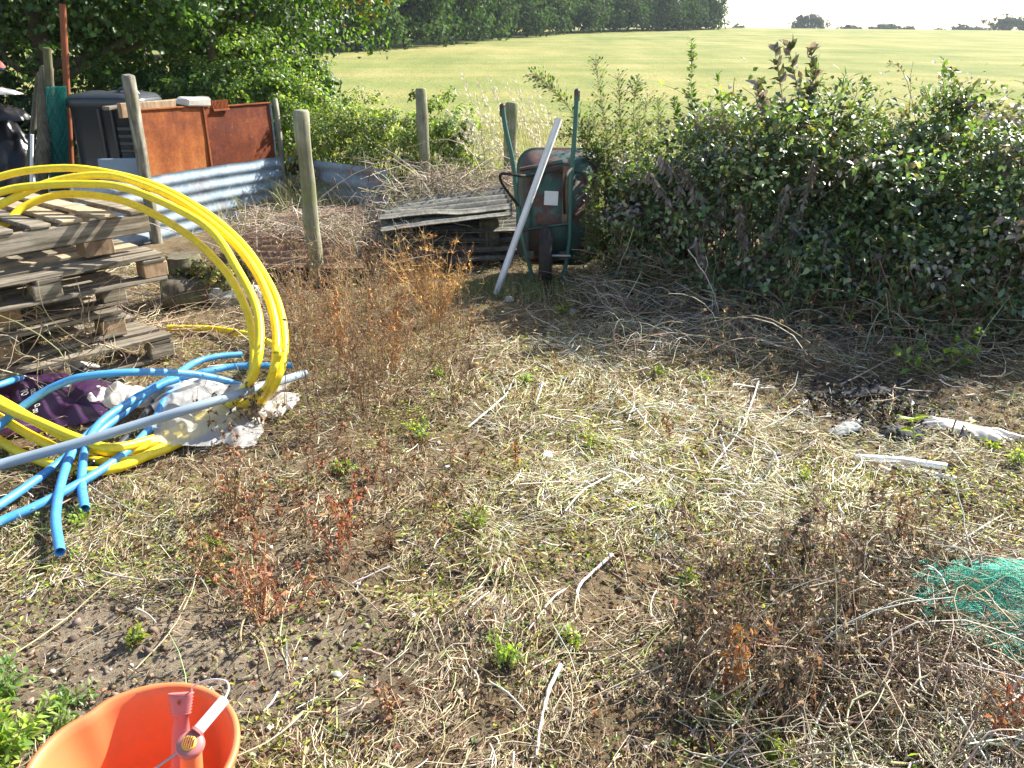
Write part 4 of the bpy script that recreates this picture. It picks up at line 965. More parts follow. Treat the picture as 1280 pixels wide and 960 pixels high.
def tools():
    top = G(226, 866, .315); bot = np.array((-.70, 1.18, .03))
    root = empty('trowel', tuple(bot)); tag(root, 'faded pink tool handle with ridged end and hole resting in the bucket', 'hand tool')
    # flat tapered handle made of cross-sections
    d = norm(top - bot); Lh = np.linalg.norm(top - bot); side = norm(np.array((1.0, .05, 0)) - d * np.dot((1.0, .05, 0), d)); nrm_ = np.cross(side, d)
    secs = [(0, .011, .009), (.25, .014, .010), (.5, .0145, .010), (.75, .0125, .009), (.86, .010, .008), (.865, .0135, .010)]
    for k in range(6): secs += [(.87 + k * .02, .0145 + k * .0006, .0095), (.88 + k * .02, .0125 + k * .0006, .008)]
    secs += [(.995, .0185, .009), (1.0, .0180, .007)]
    th = np.arange(14) * 2 * math.pi / 14; V = []
    for t, a, b2 in secs:
        cs = np.sign(np.cos(th)) * np.abs(np.cos(th)) ** .6; sn = np.sign(np.sin(th)) * np.abs(np.sin(th)) ** .8
        V.append(d * Lh * t + side * (cs * a * 1.55)[:, None] + nrm_ * (sn * b2)[:, None])
    V = np.array(V); K, S = V.shape[:2]; i = np.arange(K - 1)[:, None] * S; j = np.arange(S)[None]
    mb = MB(); mb.add(V.reshape(-1, 3), np.stack([i + j, i + (j + 1) % S, i + S + (j + 1) % S, i + S + j], -1).reshape(-1, 4)); mb.add(V[-1], np.arange(S)[None]); mb.build('handle', M['pink'], root, color=False)
    hp = d * Lh * .945 - nrm_ * np.sign(nrm_[1]) * .0092
    mb = MB(); P = np.stack([hp - nrm_ * .0012, hp + nrm_ * .0012]); tubes(mb, P[None], .0042, 12, cap=True); mb.build('hole', M['rust_pole'], root, color=False)
    mb = MB(); K = 20; a = np.linspace(0, 2 * math.pi, K)[:, None]; P = hp + side * .0052 * np.cos(a) + d * .0052 * np.sin(a); tubes(mb, P[None], .0012, 6); mb.build('hole_rim', M['pink'], root, color=False)
    # second tool: round pink cap with yellow grille, white tube, wire and rod
    c = G(237, 930, .355); root = empty('hand_sprayer', tuple(c)); tag(root, 'pink hand tool with yellow grille cap, white tube and bent wire in the bucket', 'hand tool')
    ax = norm(np.array((.02, -.42, 1.0))); u = norm(np.cross(ax, (0, 1, .3))); v = np.cross(ax, u)
    def disc(name, r0, r1, h0, h1, mat):
        mb = MB(); P = np.stack([ax * h0, ax * (h0 + .6 * (h1 - h0)), ax * h1, ax * (h1 + .0001)]); tubes(mb, P[None], np.array([[r0, r0, r1, r1 * .2]]), 28); return mb.build(name, mat, root, color=False)
    disc('flange', .027, .024, -.010, .004, M['pink']); disc('grille_cap', .0145, .0135, .004, .009, M['cap_yellow'])
    for k in range(6):
        o_ = (k - 2.5) * .0042; hl = math.sqrt(max(.0125 ** 2 - o_ ** 2, 0)); mb = MB(); q0 = ax * .0098 + u * o_
        tubes(mb, np.stack([q0 - v * hl, q0 + v * hl])[None], .0011, 6, cap=True); mb.build('grille_bar', M['rust_pole'], root, color=False)
    base = np.array((-.66, 1.12, .03)) - c
    tube_obj('grip_tube', [ax * -.010, base * .5 + ax * -.02, base], .022, M['orange'], root, n=20, S=16, taper=[.9, 1.05, 1, .8])
    e1 = G(281, 874, .385) - c; s1 = G(247, 914, .365) - c
    tube_obj('white_tube', [s1, e1], .0115, M['white_paint'], root, smooth_path=False, S=14)
    tube_obj('tube_collar', [s1 + (s1 - e1) * .05, s1 + (e1 - s1) * .03],   .0135, M['pink'], root, smooth_path=False, S=14)
    tube_obj('wire', [e1, G(286, 860, .385) - c, G(281, 851, .375) - c, G(262, 850, .36) - c, G(243, 857, .335) - c, G(238, 868, .30) - c], .0022, M['print_white'], root, n=40, S=8)
    tube_obj('rod', [G(228, 937, .345) - c, G(160, 985, .30) - c], .0028, M['steel'], root, smooth_path=False, S=8)
tools()
# ------------------------------------------------------------------ right-hand bramble bank, one plant after another
BRAM = [(.05, .09, .03, 3), (.085, .14, .045, 4), (.14, .20, .065, 3), (.23, .28, .10, 2), (.17, .12, .05, .7), (.26, .24, .05, .25)]
GREYD = [(.25, .215, .19, 3), (.36, .32, .28, 2), (.17, .14, .12, 2)]
def bramble(label, c, r, N, seed, cols=BRAM, pd=.12, floor=.28):
    N = int(N * 1.25)
    c = np.asarray(c, float); r = np.asarray(r, float); q = np.random.default_rng(seed)
    root = empty('bramble_bush', (c[0], c[1], 0)); tag(root, label, 'bramble bush', 'brambles of the right-hand bank')
    # arching canes
    n = 150; K = 10; b = np.stack([q.uniform(-.9, .9, n) * r[0], q.uniform(-.8, .8, n) * r[1], np.full(n, -.03)], 1)
    e = udir(n, q); e[:, 2] = np.abs(e[:, 2]) * .9; e = np.array([0, 0, c[2]]) + e * r * q.uniform(.8, 1.25, (n, 1))
    e[:, 2] = np.maximum(e[:, 2], .05)
    mid = (b + e) / 2; mid[:, 2] += r[2] * q.uniform(.3, .9, n); mid += q.normal(size=(n, 3)) * .08
    t = np.linspace(0, 1, K)[None, :, None]; P = (1 - t) ** 2 * b[:, None] + 2 * t * (1 - t) * mid[:, None] + t ** 2 * e[:, None]
    P += np.cumsum(q.normal(size=P.shape) * .006, 1)
    mb = MB(); tubes(mb, P, np.linspace(1, .35, K)[None] * q.uniform(.0025, .006, (n, 1)), 4, pick([(.16, .10, .07, 2), (.22, .18, .12, 2), (.13, .13, .06, 1)], n, .2, q))
    # tangle of dead stems in the lower front
    n2 = 200; a = np.stack([q.uniform(-1.0, 1.0, n2) * r[0], -r[1] * q.uniform(.55, 1.1, n2), q.uniform(0, .25, n2)], 1)
    d = udir(n2, q) * q.uniform(.15, .5, (n2, 1)); d[:, 2] = np.abs(d[:, 2]) * .9; tt = np.linspace(0, 1, 6)[None, :, None]
    P = a[:, None] + d[:, None] * tt; P[:, :, 2] += .15 * (tt * (1 - tt))[:, :, 0] * q.normal(size=(n2, 1)); P += np.cumsum(q.normal(size=P.shape) * .008, 1)
    tubes(mb, P, q.uniform(.0014, .0035, n2), 3, pick([(.30, .22, .13, 2), (.20, .14, .09, 3), (.38, .32, .22, 1)], n2, .2, q))
    mb.build('canes', M['bark'], root)
    mb = MB()
    # leaf sprays: clusters on the outer shell, held flat to the light
    cl = 150; dd = udir(cl, q); dd[:, 2] = np.where(dd[:, 2] < -.25, -dd[:, 2], dd[:, 2])
    lump = 1 + .50 * fbm(dd[:, 0] * 2.2 + c[0], dd[:, 1] * 2.2 + dd[:, 2] * 1.7, seed, 3) * 2
    lump = np.minimum(lump, 1.22)
    cc = np.array([0, 0, c[2]]) + dd * r * (q.uniform(.72, 1.03, cl) * lump)[:, None]
    wgt = np.clip((cc[:, 2] - .05) / .6, floor, 1) * q.uniform(.2, 1.4, cl); wgt /= wgt.sum()
    k = q.choice(cl, N, p=wgt)
    off = q.normal(size=(N, 3)) * np.array([.10, .10, .055]) * q.uniform(.6, 1.3, (cl, 1))[k]; p = cc[k] + off; p[:, 2] = np.maximum(p[:, 2], .03)
    nrm_ = norm(dd[k] * .55 + np.array([0, 0, .95]) + q.normal(size=(N, 3)) * .38)
    ax = norm(dd[k] * .5 + q.normal(size=(N, 3)) * .8 + np.array([0, 0, -.35]))
    col = pick(cols, N, .2, q) * np.clip(1 + .5 * q.normal(size=(cl, 1)), .3, 2.2)[k]
    dead = (q.random(cl) < pd)[k]; col = np.where(dead[:, None], pick(GREYD, N, .2, q), col)
    szc = q.uniform(.55, 1.2, cl)[k]
    leaves(mb, p, ax, nrm_, .046 * szc * q.uniform(.5, 1.3, N), .032 * szc * q.uniform(.6, 1.2, N), col, fold=.18)
    # sprays running along the longest canes
    n3 = 70; P3 = (1 - t) ** 2 * b[:n3, None] + 2 * t * (1 - t) * mid[:n3, None] + t ** 2 * (e[:n3, None] + (e[:n3, None] - np.array([0, 0, c[2]])) * .22)
    m = 26; tq = q.uniform(.35, 1, (n3, m)); idx = tq * (K - 1); i0 = np.clip(idx.astype(int), 0, K - 2); f = (idx - i0)[..., None]; ar = np.arange(n3)[:, None]
    pp = (P3[ar, i0] * (1 - f) + P3[ar, i0 + 1] * f).reshape(-1, 3) + q.normal(size=(n3 * m, 3)) * .012
    leaves(mb, pp, udir(n3 * m, q) + [0, 0, -.2], q.normal(size=(n3 * m, 3)) * .4 + [0, 0, 1], .045 * q.uniform(.6, 1.2, n3 * m), .032, pick(cols, n3 * m, .2, q), fold=.18)
    # free shoots standing out of the top and front, and a low fringe at the foot
    n4 = 46; a4 = q.uniform(0, 6.28, n4); b4 = np.stack([np.cos(a4) * r[0] * .75, np.sin(a4) * r[1] * .75, np.full(n4, c[2] + r[2] * .35)], 1) * q.uniform(.3, 1, (n4, 1)); b4[:, 2] = c[2] + r[2] * q.uniform(.2, .7, n4)
    d4 = np.stack([np.cos(a4) * .35, np.sin(a4) * .35, np.ones(n4)], 1) + q.normal(size=(n4, 3)) * .35; H4 = r[2] * q.uniform(.25, .85, n4)
    tt = np.linspace(0, 1, 8)[None, :, None]; P4 = b4[:, None] + norm(d4)[:, None] * H4[:, None, None] * tt; P4[:, :, :2] += (np.stack([np.cos(a4), np.sin(a4)], 1) * (H4 * .5)[:, None])[:, None] * tt ** 2; P4[:, :, 2] -= (H4[:, None] * .35) * tt[:, :, 0] ** 2
    ms4 = MB(); tubes(ms4, P4, np.linspace(1, .4, 8)[None] * .0028, 4, pick([(.20, .13, .08, 2), (.14, .16, .06, 2)], n4, .2, q)); ms4.build('shoots', M['bark'], root)
    m = 15; k4 = np.repeat(np.arange(n4), m); i4 = q.integers(1, 8, n4 * m); p4 = P4[k4, i4] + q.normal(size=(n4 * m, 3)) * .012
    tint4 = np.clip(1.25 + .35 * q.normal(size=(n4, 1)), .6, 2)[k4]
    leaves(mb, p4, udir(n4 * m, q) + [0, 0, .1], q.normal(size=(n4 * m, 3)) * .4 + [0, 0, 1], .046 * q.uniform(.5, 1.2, n4 * m), .032, pick(cols, n4 * m, .2, q) * tint4, fold=.18)
    n5 = N // 9; cf = np.stack([q.uniform(-1, 1, 40) * r[0], -r[1] * q.uniform(.55, 1.15, 40), q.uniform(.06, .34, 40)], 1); k5 = q.integers(0, 40, n5)
    p5 = cf[k5] + q.normal(size=(n5, 3)) * [.07, .07, .04]; p5[:, 2] = np.maximum(p5[:, 2], .02)
    leaves(mb, p5, udir(n5, q) + [0, -.4, -.1], q.normal(size=(n5, 3)) * .4 + [0, -.3, 1], .044 * q.uniform(.5, 1.2, n5), .032, pick([(.08, .14, .035, 3), (.12, .18, .05, 2), (.05, .10, .03, 2)], n5, .2, q), fold=.18)
    tag(mb.build('leaves', M['gloss_leaf'], root), kind='stuff')
    return root
bramble('dark bramble bush right beside the wheelbarrow, thin with bare stems below', (1.08, 5.85, .36), (.44, .52, .52), 4200, 700, pd=.3, floor=.15)
bramble('dense dark bramble bush in the middle of the right-hand bank', (1.72, 5.75, .52), (.56, .66, .80), 8200, 710, pd=.28, floor=.2)
bramble('glossy bramble bush right of the dead grey plant, its leaves shining white', (2.36, 5.45, .48), (.60, .75, .74), 8500, 720)
bramble('big bramble bush at the right edge above the concrete post', (3.05, 5.3, .50), (.60, .85, .80), 8500, 730)
bramble('low bramble spilling forward from the middle of the bank onto the straw', (2.05, 5.0, .20), (.50, .36, .36), 2600, 735, pd=.2)
bramble('low green bramble spilling forward near the concrete post', (2.68, 4.80, .26), (.55, .42, .46), 4200, 737, pd=.08)
bramble('bramble bush continuing the bank beyond the right edge', (3.95, 5.3, .52), (.70, 1.0, .85), 6000, 740)

def spray(name, label, shoots, seed, Lf, Wf, cols, step=.022, mat='leaf', cat='plant', r=.0035, stemcol=(.20, .17, .09), droop=.15, group=None, up=.5, spread=.55, hang=0.0, off=.5):
    """a plant of several leafy shoots, each given as world polyline"""
    q = np.random.default_rng(seed); b0 = np.asarray(shoots[0][0], float).copy(); b0[2] = 0
    root = empty(name, tuple(b0)); tag(root, label, cat, group); ms, ml = MB(), MB()
    for s in shoots:
        P = cr(np.asarray(s, float) - b0, 22); K = len(P); P[1:] += np.cumsum(q.normal(size=(K - 1, 3)) * .003, 0)
        tubes(ms, P[None], (r * np.linspace(1, .25, K))[None], 4, np.array([stemcol]))
        Ls = np.linalg.norm(np.diff(P, axis=0), axis=1).sum(); n = max(3, int(Ls * .8 / step)); t = q.uniform(.2, 1, n) * (K - 1); i = np.clip(t.astype(int), 0, K - 2); f = (t - i)[:, None]
        p = P[i] * (1 - f) + P[i + 1] * f; T = norm(P[i + 1] - P[i]); side = norm(np.cross(T, q.normal(size=(n, 3))))
        ax = norm(side * spread + T * up + np.array([0, 0, -hang])); sz = (1.15 - .55 * (t / (K - 1)))
        tw = side * (Lf * off * q.uniform(.1, 1, (n, 1))) + T * (Lf * off * .5); tubes(ms, np.stack([p, p + tw * .5 + [0, 0, .002], p + tw], 1), r * .25, 3, np.array([stemcol] * n)); p = p + tw
        leaves(ml, p + side * r * .2, ax, norm(T * .6 + np.array([0, 0, .5]) + q.normal(size=(n, 3)) * .4), Lf * sz * q.uniform(.7, 1.25, n), Wf * sz * q.uniform(.7, 1.2, n), pick(cols, n, .18, q), fold=.2, droop=droop)
    ms.build('stems', M['bark'], root); tag(ml.build('leaves', M[mat], root), kind='stuff'); return root
def S3(pts, Yb, Yt=None):
    Yt = Yt or Yb; n = len(pts); return [D(px, py, Yb + (Yt - Yb) * k / max(1, n - 1)) for k, (px, py) in enumerate(pts)]
LIME = [(.13, .20, .045, 3), (.19, .26, .06, 2), (.08, .14, .035, 2)]
sh = [S3([(775, 345), (765, 230), (757, 150), (745, 75)], 6.1), S3([(775, 345), (780, 220), (775, 150), (770, 95)], 6.15), S3([(780, 330), (755, 220), (720, 150), (690, 118), (663, 98)], 6.1, 5.8), S3([(790, 330), (800, 220), (795, 140), (800, 105)], 6.2),
      S3([(770, 330), (742, 240), (735, 190), (738, 150)], 6.0), S3([(785, 330), (815, 240), (822, 170), (818, 128)], 6.2), S3([(765, 330), (735, 290), (720, 250)], 5.9), S3([(775, 340), (748, 220), (728, 180), (700, 168)], 6.1, 5.9)]
for k in range(12):
    x = random.uniform(735, 830)
    if k < 5: sh.append(S3([(765, 345), (750, 310 - 8 * k), (733 + 3 * k, 330 - 24 * k)], 5.75, 5.6))
    sh.append(S3([(780 + random.uniform(-15, 15), 330), ((780 + x) / 2, 240), (x, random.uniform(110, 230))], 6.1, 6.1 + random.uniform(-.2, .2)))
spray('elm_sapling', 'airy sapling with small pale leaves rising behind the barrow handle', sh, 750, .036, .024, [(.10, .16, .04, 3), (.15, .21, .06, 2), (.06, .11, .03, 3)], .0045, cat='sapling', off=2.0)
spray('hop_shoot', 'tall single leafy shoot sticking up highest against the field', [S3([(868, 250), (866, 170), (862, 110), (861, 45)], 6.0), S3([(868, 250), (850, 160), (842, 125)], 6.0)], 752, .045, .032, [(.07, .12, .03, 2), (.12, .17, .05, 1)], .0045)
def big_leaf_plant(name, label, shoots, seed, L, W, cols, step, mat='dead_leaf', cat='plant', maxn=300, hang=.3, up=.5):
    """large leaves, each its own part"""
    q = np.random.default_rng(seed); b0 = np.asarray(shoots[0][0], float).copy(); b0[2] = 0
    root = empty(name, tuple(b0)); tag(root, label, cat); protos = []
    for k in range(4):
        mb = MB(); c = pick(cols, 1, .1, q); leaves(mb, np.zeros((1, 3)), [[1, 0, 0]], [[0, 0, 1]], 1.0, W / L, c, fold=.12 + .10 * k, droop=.05 + .12 * k)
        o = mb.build('leaf', M[mat]); protos.append(o.data); bpy.data.objects.remove(o)
    ms = MB(); cnt = 0
    for s in shoots:
        P = cr(np.asarray(s, float) - b0, 20); K = len(P); tubes(ms, P[None], (.004 * np.linspace(1, .4, K))[None], 5, pick(cols, 1, .1, q))
        Ls = np.linalg.norm(np.diff(P, axis=0), axis=1).sum()
        for _ in range(int(Ls / step)):
            if cnt >= maxn: break
            t = q.uniform(.3, 1) * (K - 1); i = min(int(t), K - 2); p = P[i] + (P[i + 1] - P[i]) * (t - i); T = norm(P[i + 1] - P[i])
            ax = norm(norm(np.cross(T, q.normal(size=3))) * .6 + T * up + np.array([0, 0, -hang])); n = norm(q.normal(size=3) * .5 + np.array([0, 0, .5]) - ax * 0); s_ = norm(np.cross(n, ax)); n = np.cross(ax, s_)
            mt = Matrix(((ax[0], s_[0], n[0]), (ax[1], s_[1], n[1]), (ax[2], s_[2], n[2]))).to_4x4()
            o = bpy.data.objects.new('leaf', protos[q.integers(4)]); COL.objects.link(o); o.parent = root
            sc = L * q.uniform(.65, 1.2); o.matrix_local = Matrix.Translation(Vector(p)) @ mt @ Matrix.Scale(sc, 4); cnt += 1
    ms.build('stems', M['bark'], root); return root
big_leaf_plant('dead_shrub', 'dead plant with upright grey-purple leaves on the skyline of the brambles', [S3(p, 5.55) for p in ([(985, 230), (980, 140), (968, 60)], [(985, 230), (960, 150), (945, 105)], [(990, 230), (1000, 140), (985, 55)], [(990, 230), (1010, 140), (1015, 60)], [(985, 240), (1005, 160), (1022, 90)], [(980, 240), (965, 170), (958, 130)], [(985, 240), (975, 180), (990, 120)])], 760, .072, .036, GREYD + [(.12, .16, .06, 1.5)], .016, cat='dead plant', hang=-.1, up=.55)
big_leaf_plant('dead_shrub', 'dead grey plant with hanging leaves above the bare stems near the barrow', [S3(p, 5.35) for p in ([(865, 330), (850, 240), (825, 190)], [(865, 330), (870, 250), (845, 200)], [(875, 330), (880, 260), (860, 215)], [(870, 340), (840, 260), (812, 215)], [(880, 340), (900, 270), (905, 220)], [(880, 350), (920, 300), (935, 260)], [(870, 350), (900, 300), (880, 240)])], 765, .075, .024, GREYD, .013, cat='dead plant', hang=.9, up=.1)
big_leaf_plant('dead_shrub', 'dead grey drooping sprays in front of the middle brambles', [S3(p, 5.0) for p in ([(930, 380), (930, 300), (920, 250)], [(930, 380), (960, 310), (985, 230)], [(940, 380), (990, 290), (1020, 200)], [(900, 380), (880, 330), (870, 300)])], 768, .06, .022, GREYD, .009, cat='dead plant', hang=.8, up=.1)
spray('dock_plant', 'lime green broad-leaved shoots beside the dead grey leaves', [S3(p, 5.7) for p in ([(915, 200), (905, 140), (898, 98)], [(920, 200), (925, 150), (922, 112)], [(920, 200), (940, 160), (945, 130)], [(910, 210), (890, 160), (893, 120)])], 770, .085, .035, LIME, .016)
spray('willow_shoot', 'long narrow green leaves right of the dead grey plant', [S3(p, 5.6) for p in ([(1040, 190), (1045, 130), (1060, 95)], [(1040, 190), (1030, 130), (1020, 90)], [(1045, 190), (1060, 140), (1075, 110)])], 772, .13, .022, LIME, .02)
spray('green_spire', 'feathery green spire rising from the brambles against the field', [S3(p, 5.3) for p in ([(1185, 210), (1180, 140), (1178, 72)], [(1185, 210), (1190, 150), (1195, 95)], [(1185, 210), (1170, 150), (1160, 112)], [(1190, 210), (1205, 160), (1215, 120)], [(1190, 210), (1200, 150), (1190, 110)])], 774, .035, .014, LIME, .0035)
spray('green_spire', 'bright feathery sprout low on the right-hand brambles', [S3(p, 4.75) for p in ([(1220, 290), (1230, 230), (1225, 190)], [(1220, 290), (1205, 240), (1200, 200)], [(1225, 290), (1240, 240), (1250, 205)], [(1215, 290), (1190, 250), (1185, 220)])], 776, .035, .014, LIME, .0035)
spray('green_spire', 'pale feathery sprout in the middle of the shining brambles', [S3(p, 5.0) for p in ([(1095, 230), (1090, 170), (1088, 130)], [(1095, 230), (1100, 180), (1104, 140)], [(1090, 230), (1080, 190), (1078, 150)])], 777, .034, .014, LIME, .004)
spray('thin_stalk', 'single thin dry stalk standing before the field at the right', [S3([(1140, 250), (1141, 160), (1142, 75)], 5.4)], 778, .02, .012, [(.25, .17, .08)], .03, 'dead_leaf')
spray('arching_cane', 'reddish arching bramble cane left of the feathery spire', [S3([(1150, 190), (1142, 150), (1125, 92), (1105, 82)], 5.3)], 779, .03, .02, [(.3, .16, .09), (.12, .14, .05)], .02, 'dead_leaf')
YEL = [(.32, .34, .05, 2), (.22, .30, .06, 2), (.14, .20, .05, 1)]
def G3(p): return [G(x, y, z) for x, y, z in p]
big_leaf_plant('seedling', 'seedling with two arched yellow-green leaves by the burnt patch', [G3([(1143, 560, .0), (1142, 540, .06), (1141, 524, .10)])], 781, .075, .032, YEL, .02, 'leaf', 'seedling', 6, .0, .2)
spray('bramble_sprout', 'bright green leafy sprout in front of the dark brambles', [G3(p) for p in ([(1165, 470, 0), (1160, 445, .1), (1150, 425, .18)], [(1165, 470, 0), (1190, 440, .12), (1230, 425, .2)], [(1165, 470, 0), (1130, 450, .1), (1115, 430, .12)], [(1165, 470, 0), (1200, 450, .08), (1215, 440, .1)], [(1165, 470, 0), (1150, 455, .06), (1125, 448, .08)])], 783, .055, .038, BRIGHT, .012)
spray('weed_stalk', 'pale upright weed with drooping top in front of the brambles', [G3([(1045, 440, 0), (1060, 400, .15), (1068, 360, .35), (1078, 346, .38)]), G3([(900, 440, 0), (903, 410, .12), (905, 382, .25)])], 785, .03, .018, YEL, .03)
spray('small_weed', 'small bright weed at the foot of the wheelbarrow', [G3(p) for p in ([(705, 392, 0), (700, 380, .08)], [(705, 392, 0), (712, 378, .09)], [(705, 392, 0), (692, 384, .06)])], 786, .035, .025, YEL, .008)
# foreground green plants
FG = [(.24, .34, .06, 3), (.32, .42, .09, 2), (.38, .44, .10, 1), (.14, .22, .05, 1)]
def rosette(name, label, px, py, n, h, Lf, Wf, seed, cols=FG, cat='weed', w=1.0, mat='leaf', step=.009, group=None):
    b = on(G(px, py)); q = np.random.default_rng(seed); sh = []
    for _ in range(n):
        a = q.uniform(0, 6.28); r_ = h * q.uniform(.3, .9) * w; hh = h * q.uniform(.5, 1)
        sh.append([b + [0, 0, -.005], b + [r_ * .4 * math.cos(a), r_ * .4 * math.sin(a), hh * .6], b + [r_ * math.cos(a), r_ * math.sin(a), hh]])
    return spray(name, label, sh, seed, Lf, Wf, cols, step, mat, cat, .0018, (.22, .26, .08) if mat == 'leaf' else (.25, .16, .09), group=group)
rosette('groundsel_plant', 'bright yellow-green weed in the bottom left corner beside the bucket', 8, 950, 20, .13, .034, .018, 801, step=.006)
rosette('groundsel_plant', 'green weed at the left edge above the corner plant', 2, 872, 12, .09, .03, .016, 802, [(.12, .2, .06, 3), (.2, .28, .08, 1)], step=.006)
rosette('groundsel_plant', 'small pale green weed standing alone on bare soil left of the bucket', 88, 872, 8, .07, .026, .014, 803, [(.22, .30, .14, 3), (.15, .22, .07, 2)])
rosette('groundsel_plant', 'small weed touching the left side of the bucket rim', 68, 905, 7, .05, .026, .012, 804, [(.16, .25, .07, 3)])
SPOT = [(100, 650, 'small green weed just right of the blue pipe ends'), (170, 800, 'tiny weed on the bare soil above the bucket'), (430, 590, 'small weed beside the reddish dock stems'), (655, 480, 'small lime weed in the straw right of the brown stalks'),
        (820, 470, 'yellow-green cushion of weed in the upper middle straw'), (600, 660, 'dark green tuft in the middle of the dead straw'), (905, 900, 'tiny yellow-green weed near the bottom middle'), (975, 955, 'broad-leaved green sprout at the bottom edge'),
        (880, 480, 'small green weed left of the crossed white stalks'), (545, 470, 'small weed among the brown stalks'), (1005, 600, 'green weed under the end of the white plank'), (1240, 560, 'green weed beside the white plastic at right edge'),
        (1270, 580, 'pale leafy weed at the right edge'), (835, 640, 'yellow flowered low weed in the straw'), (740, 560, 'lime seedling right of the white stone'), (525, 545, 'tiny seedling left of the white curved stick'),
        (860, 730, 'yellowish weed by the dark dead stalks'), (265, 690, 'green seedling left of the reddish dock'), (640, 840, 'fresh grass tuft beside the pale sticks'), (715, 812, 'bright green grass blades beside the forked stick')]
for k, (px, py, lb) in enumerate(SPOT):
    rosette('small_weed', lb, px, py, 7, random.uniform(.035, .075), .024, .014, 820 + k, YEL if k % 3 else FG, group='small weeds on the plot')

# ------------------------------------------------------------------ dry standing plants
def dry_plant(name, label, base, h, seed, n=5, cols=((.22, .12, .06), (.30, .17, .08)), lcols=None, nb=9, spread=.25, lean=(0, 0), r=.0028, nleaf=40, Lf=.022, group=None, cat='dead plant', part=True, acc=None):
    q = np.random.default_rng(seed); b0 = np.asarray(base, float); K = 7
    t = np.linspace(0, 1, K)[None, :, None]
    top = np.stack([q.normal(size=n) * spread * h + lean[0] * h, q.normal(size=n) * spread * h + lean[1] * h, h * q.uniform(.6, 1.05, n)], 1)
    st = q.normal(size=(n, 3)) * np.array([.02, .02, 0]); P = st[:, None] + (top - st)[:, None] * t; P += np.cumsum(q.normal(size=P.shape) * h * .012, 1)
    ms = acc[0] if acc else MB(); ml = acc[1] if acc else MB(); o_ = b0 if acc else 0
    tubes(ms, P + o_, np.linspace(1, .35, K)[None] * r * q.uniform(.7, 1.2, (n, 1)), 3, pick(cols, n, .2, q))
    k = q.integers(0, n, nb * n); i = q.integers(2, K, nb * n); s = P[k, i]; d = udir(nb * n, q) * h * q.uniform(.06, .2, (nb * n, 1)); d[:, 2] = np.abs(d[:, 2]) * 1.2
    B = np.stack([s, s + d * .5 + q.normal(size=s.shape) * h * .01, s + d], 1)
    tubes(ms, B + o_, np.array([[.55, .4, .2]]) * r, 3, pick(cols, nb * n, .2, q))
    m = nleaf * n // 3; k = q.integers(0, nb * n, m); f = q.random((m, 1)); p = s[k] + d[k] * f
    leaves(ml, p + o_, udir(m, q) + [0, 0, -.5], udir(m, q), Lf * q.uniform(.5, 1.4, m), Lf * .55, pick(lcols or cols, m, .25, q), kind=4, fold=.5, droop=.3)
    if acc: return
    root = empty(name, tuple(b0)); tag(root, label, cat, group); ms.build('stems', M['straw'], root)
    if m: tag(ml.build('withered_leaves', M['dead_leaf'], root), kind='stuff')
    return root
BRN = ((.20, .11, .06), (.28, .16, .08), (.34, .22, .12)); RUST = ((.40, .18, .06), (.50, .26, .09), (.30, .14, .06)); DRK = ((.20, .145, .095), (.28, .21, .14), (.13, .10, .075), (.34, .27, .18))
DP = [((545, 402), .50, 26, ((.66, .40, .14), (.58, .32, .10), (.70, .48, .20)), 30, (-.12, .1), 'bushy orange dried weed in front of the cement sheets', .36),
      ((392, 525), .55, 4, DRK, 8, (-.05, .05), 'dark brown stalk right of the yellow coil, before the thick post', .07), ((322, 535), .24, 8, DRK, 8, (-.1, 0), 'dark curled weed growing against the yellow strands', .25),
      ((375, 470), .50, 5, BRN, 7, (-.1, .0), 'tall brown dock stalk touching the right side of the coil', .09), ((455, 520), .50, 7, BRN, 8, (0, .1), 'cluster of tall brown stalks left of the orange weed', .1),
      ((430, 455), .45, 8, RUST, 9, (-.05, .0), 'reddish brown stalks at the foot of the thick post', .14), ((490, 470), .42, 10, RUST, 8, (.0, .1), 'rusty dry stalks just below the orange bush', .14), ((585, 440), .30, 6, BRN, 7, (.05, .1), 'dark brown small stalks right of the orange bush', .12),
      ((642, 600), .22, 2, RUST, 12, (0, .02), 'slim reddish stalk standing alone in the middle', .05), ((835, 548), .13, 4, BRN, 3, (.0, .0), 'wilted brown plant with hanging leaves in the straw', .2),
      ((425, 695), .22, 9, ((.42, .14, .07), (.34, .18, .08)), 8, (.0, .1), 'reddish dock stems left of the middle', .2), ((325, 775), .20, 14, ((.40, .19, .11), (.46, .26, .14)), 6, (-.1, .1), 'coppery curled dead dock above the bare soil', .5),
      ((255, 720), .20, 7, BRN, 6, (0, 0), 'brown dry weed between blue pipes and coppery dock', .2), ((300, 640), .26, 8, BRN, 7, (0, .1), 'thin brown weed below the clear bag', .2),
      ((985, 915), .27, 9, DRK, 9, (0, .1), 'dark dead stalks near the bottom, right of centre', .12), ((915, 880), .25, 8, RUST, 8, (0, .1), 'brown dead stalks left of the dark ones at the bottom', .14),
      ((1060, 800), .26, 9, DRK, 9, (.0, .1), 'dark withered nettles left of the teal netting', .13), ((1000, 720), .24, 8, DRK, 9, (.0, .1), 'dark withered nettles behind the bottom stalks', .13), ((1125, 700), .22, 8, BRN, 8, (0, .1), 'brown withered stalks just left of the netting top', .14),
      ((870, 800), .22, 7, DRK, 8, (.0, .1), 'dark drooping dead plant in the lower middle', .14), ((1250, 930), .2, 8, ((.42, .16, .09), (.3, .17, .09)), 6, (0, 0), 'reddish dead weed in the bottom right corner', .3),
      ((1085, 640), .12, 3, DRK, 6, (0, 0), 'single dark curled leaf stalk below the white plank', .1), ((485, 905), .10, 6, BRN, 6, (0, 0), 'brown wiry weed at the bottom, right of the bucket', .3)]
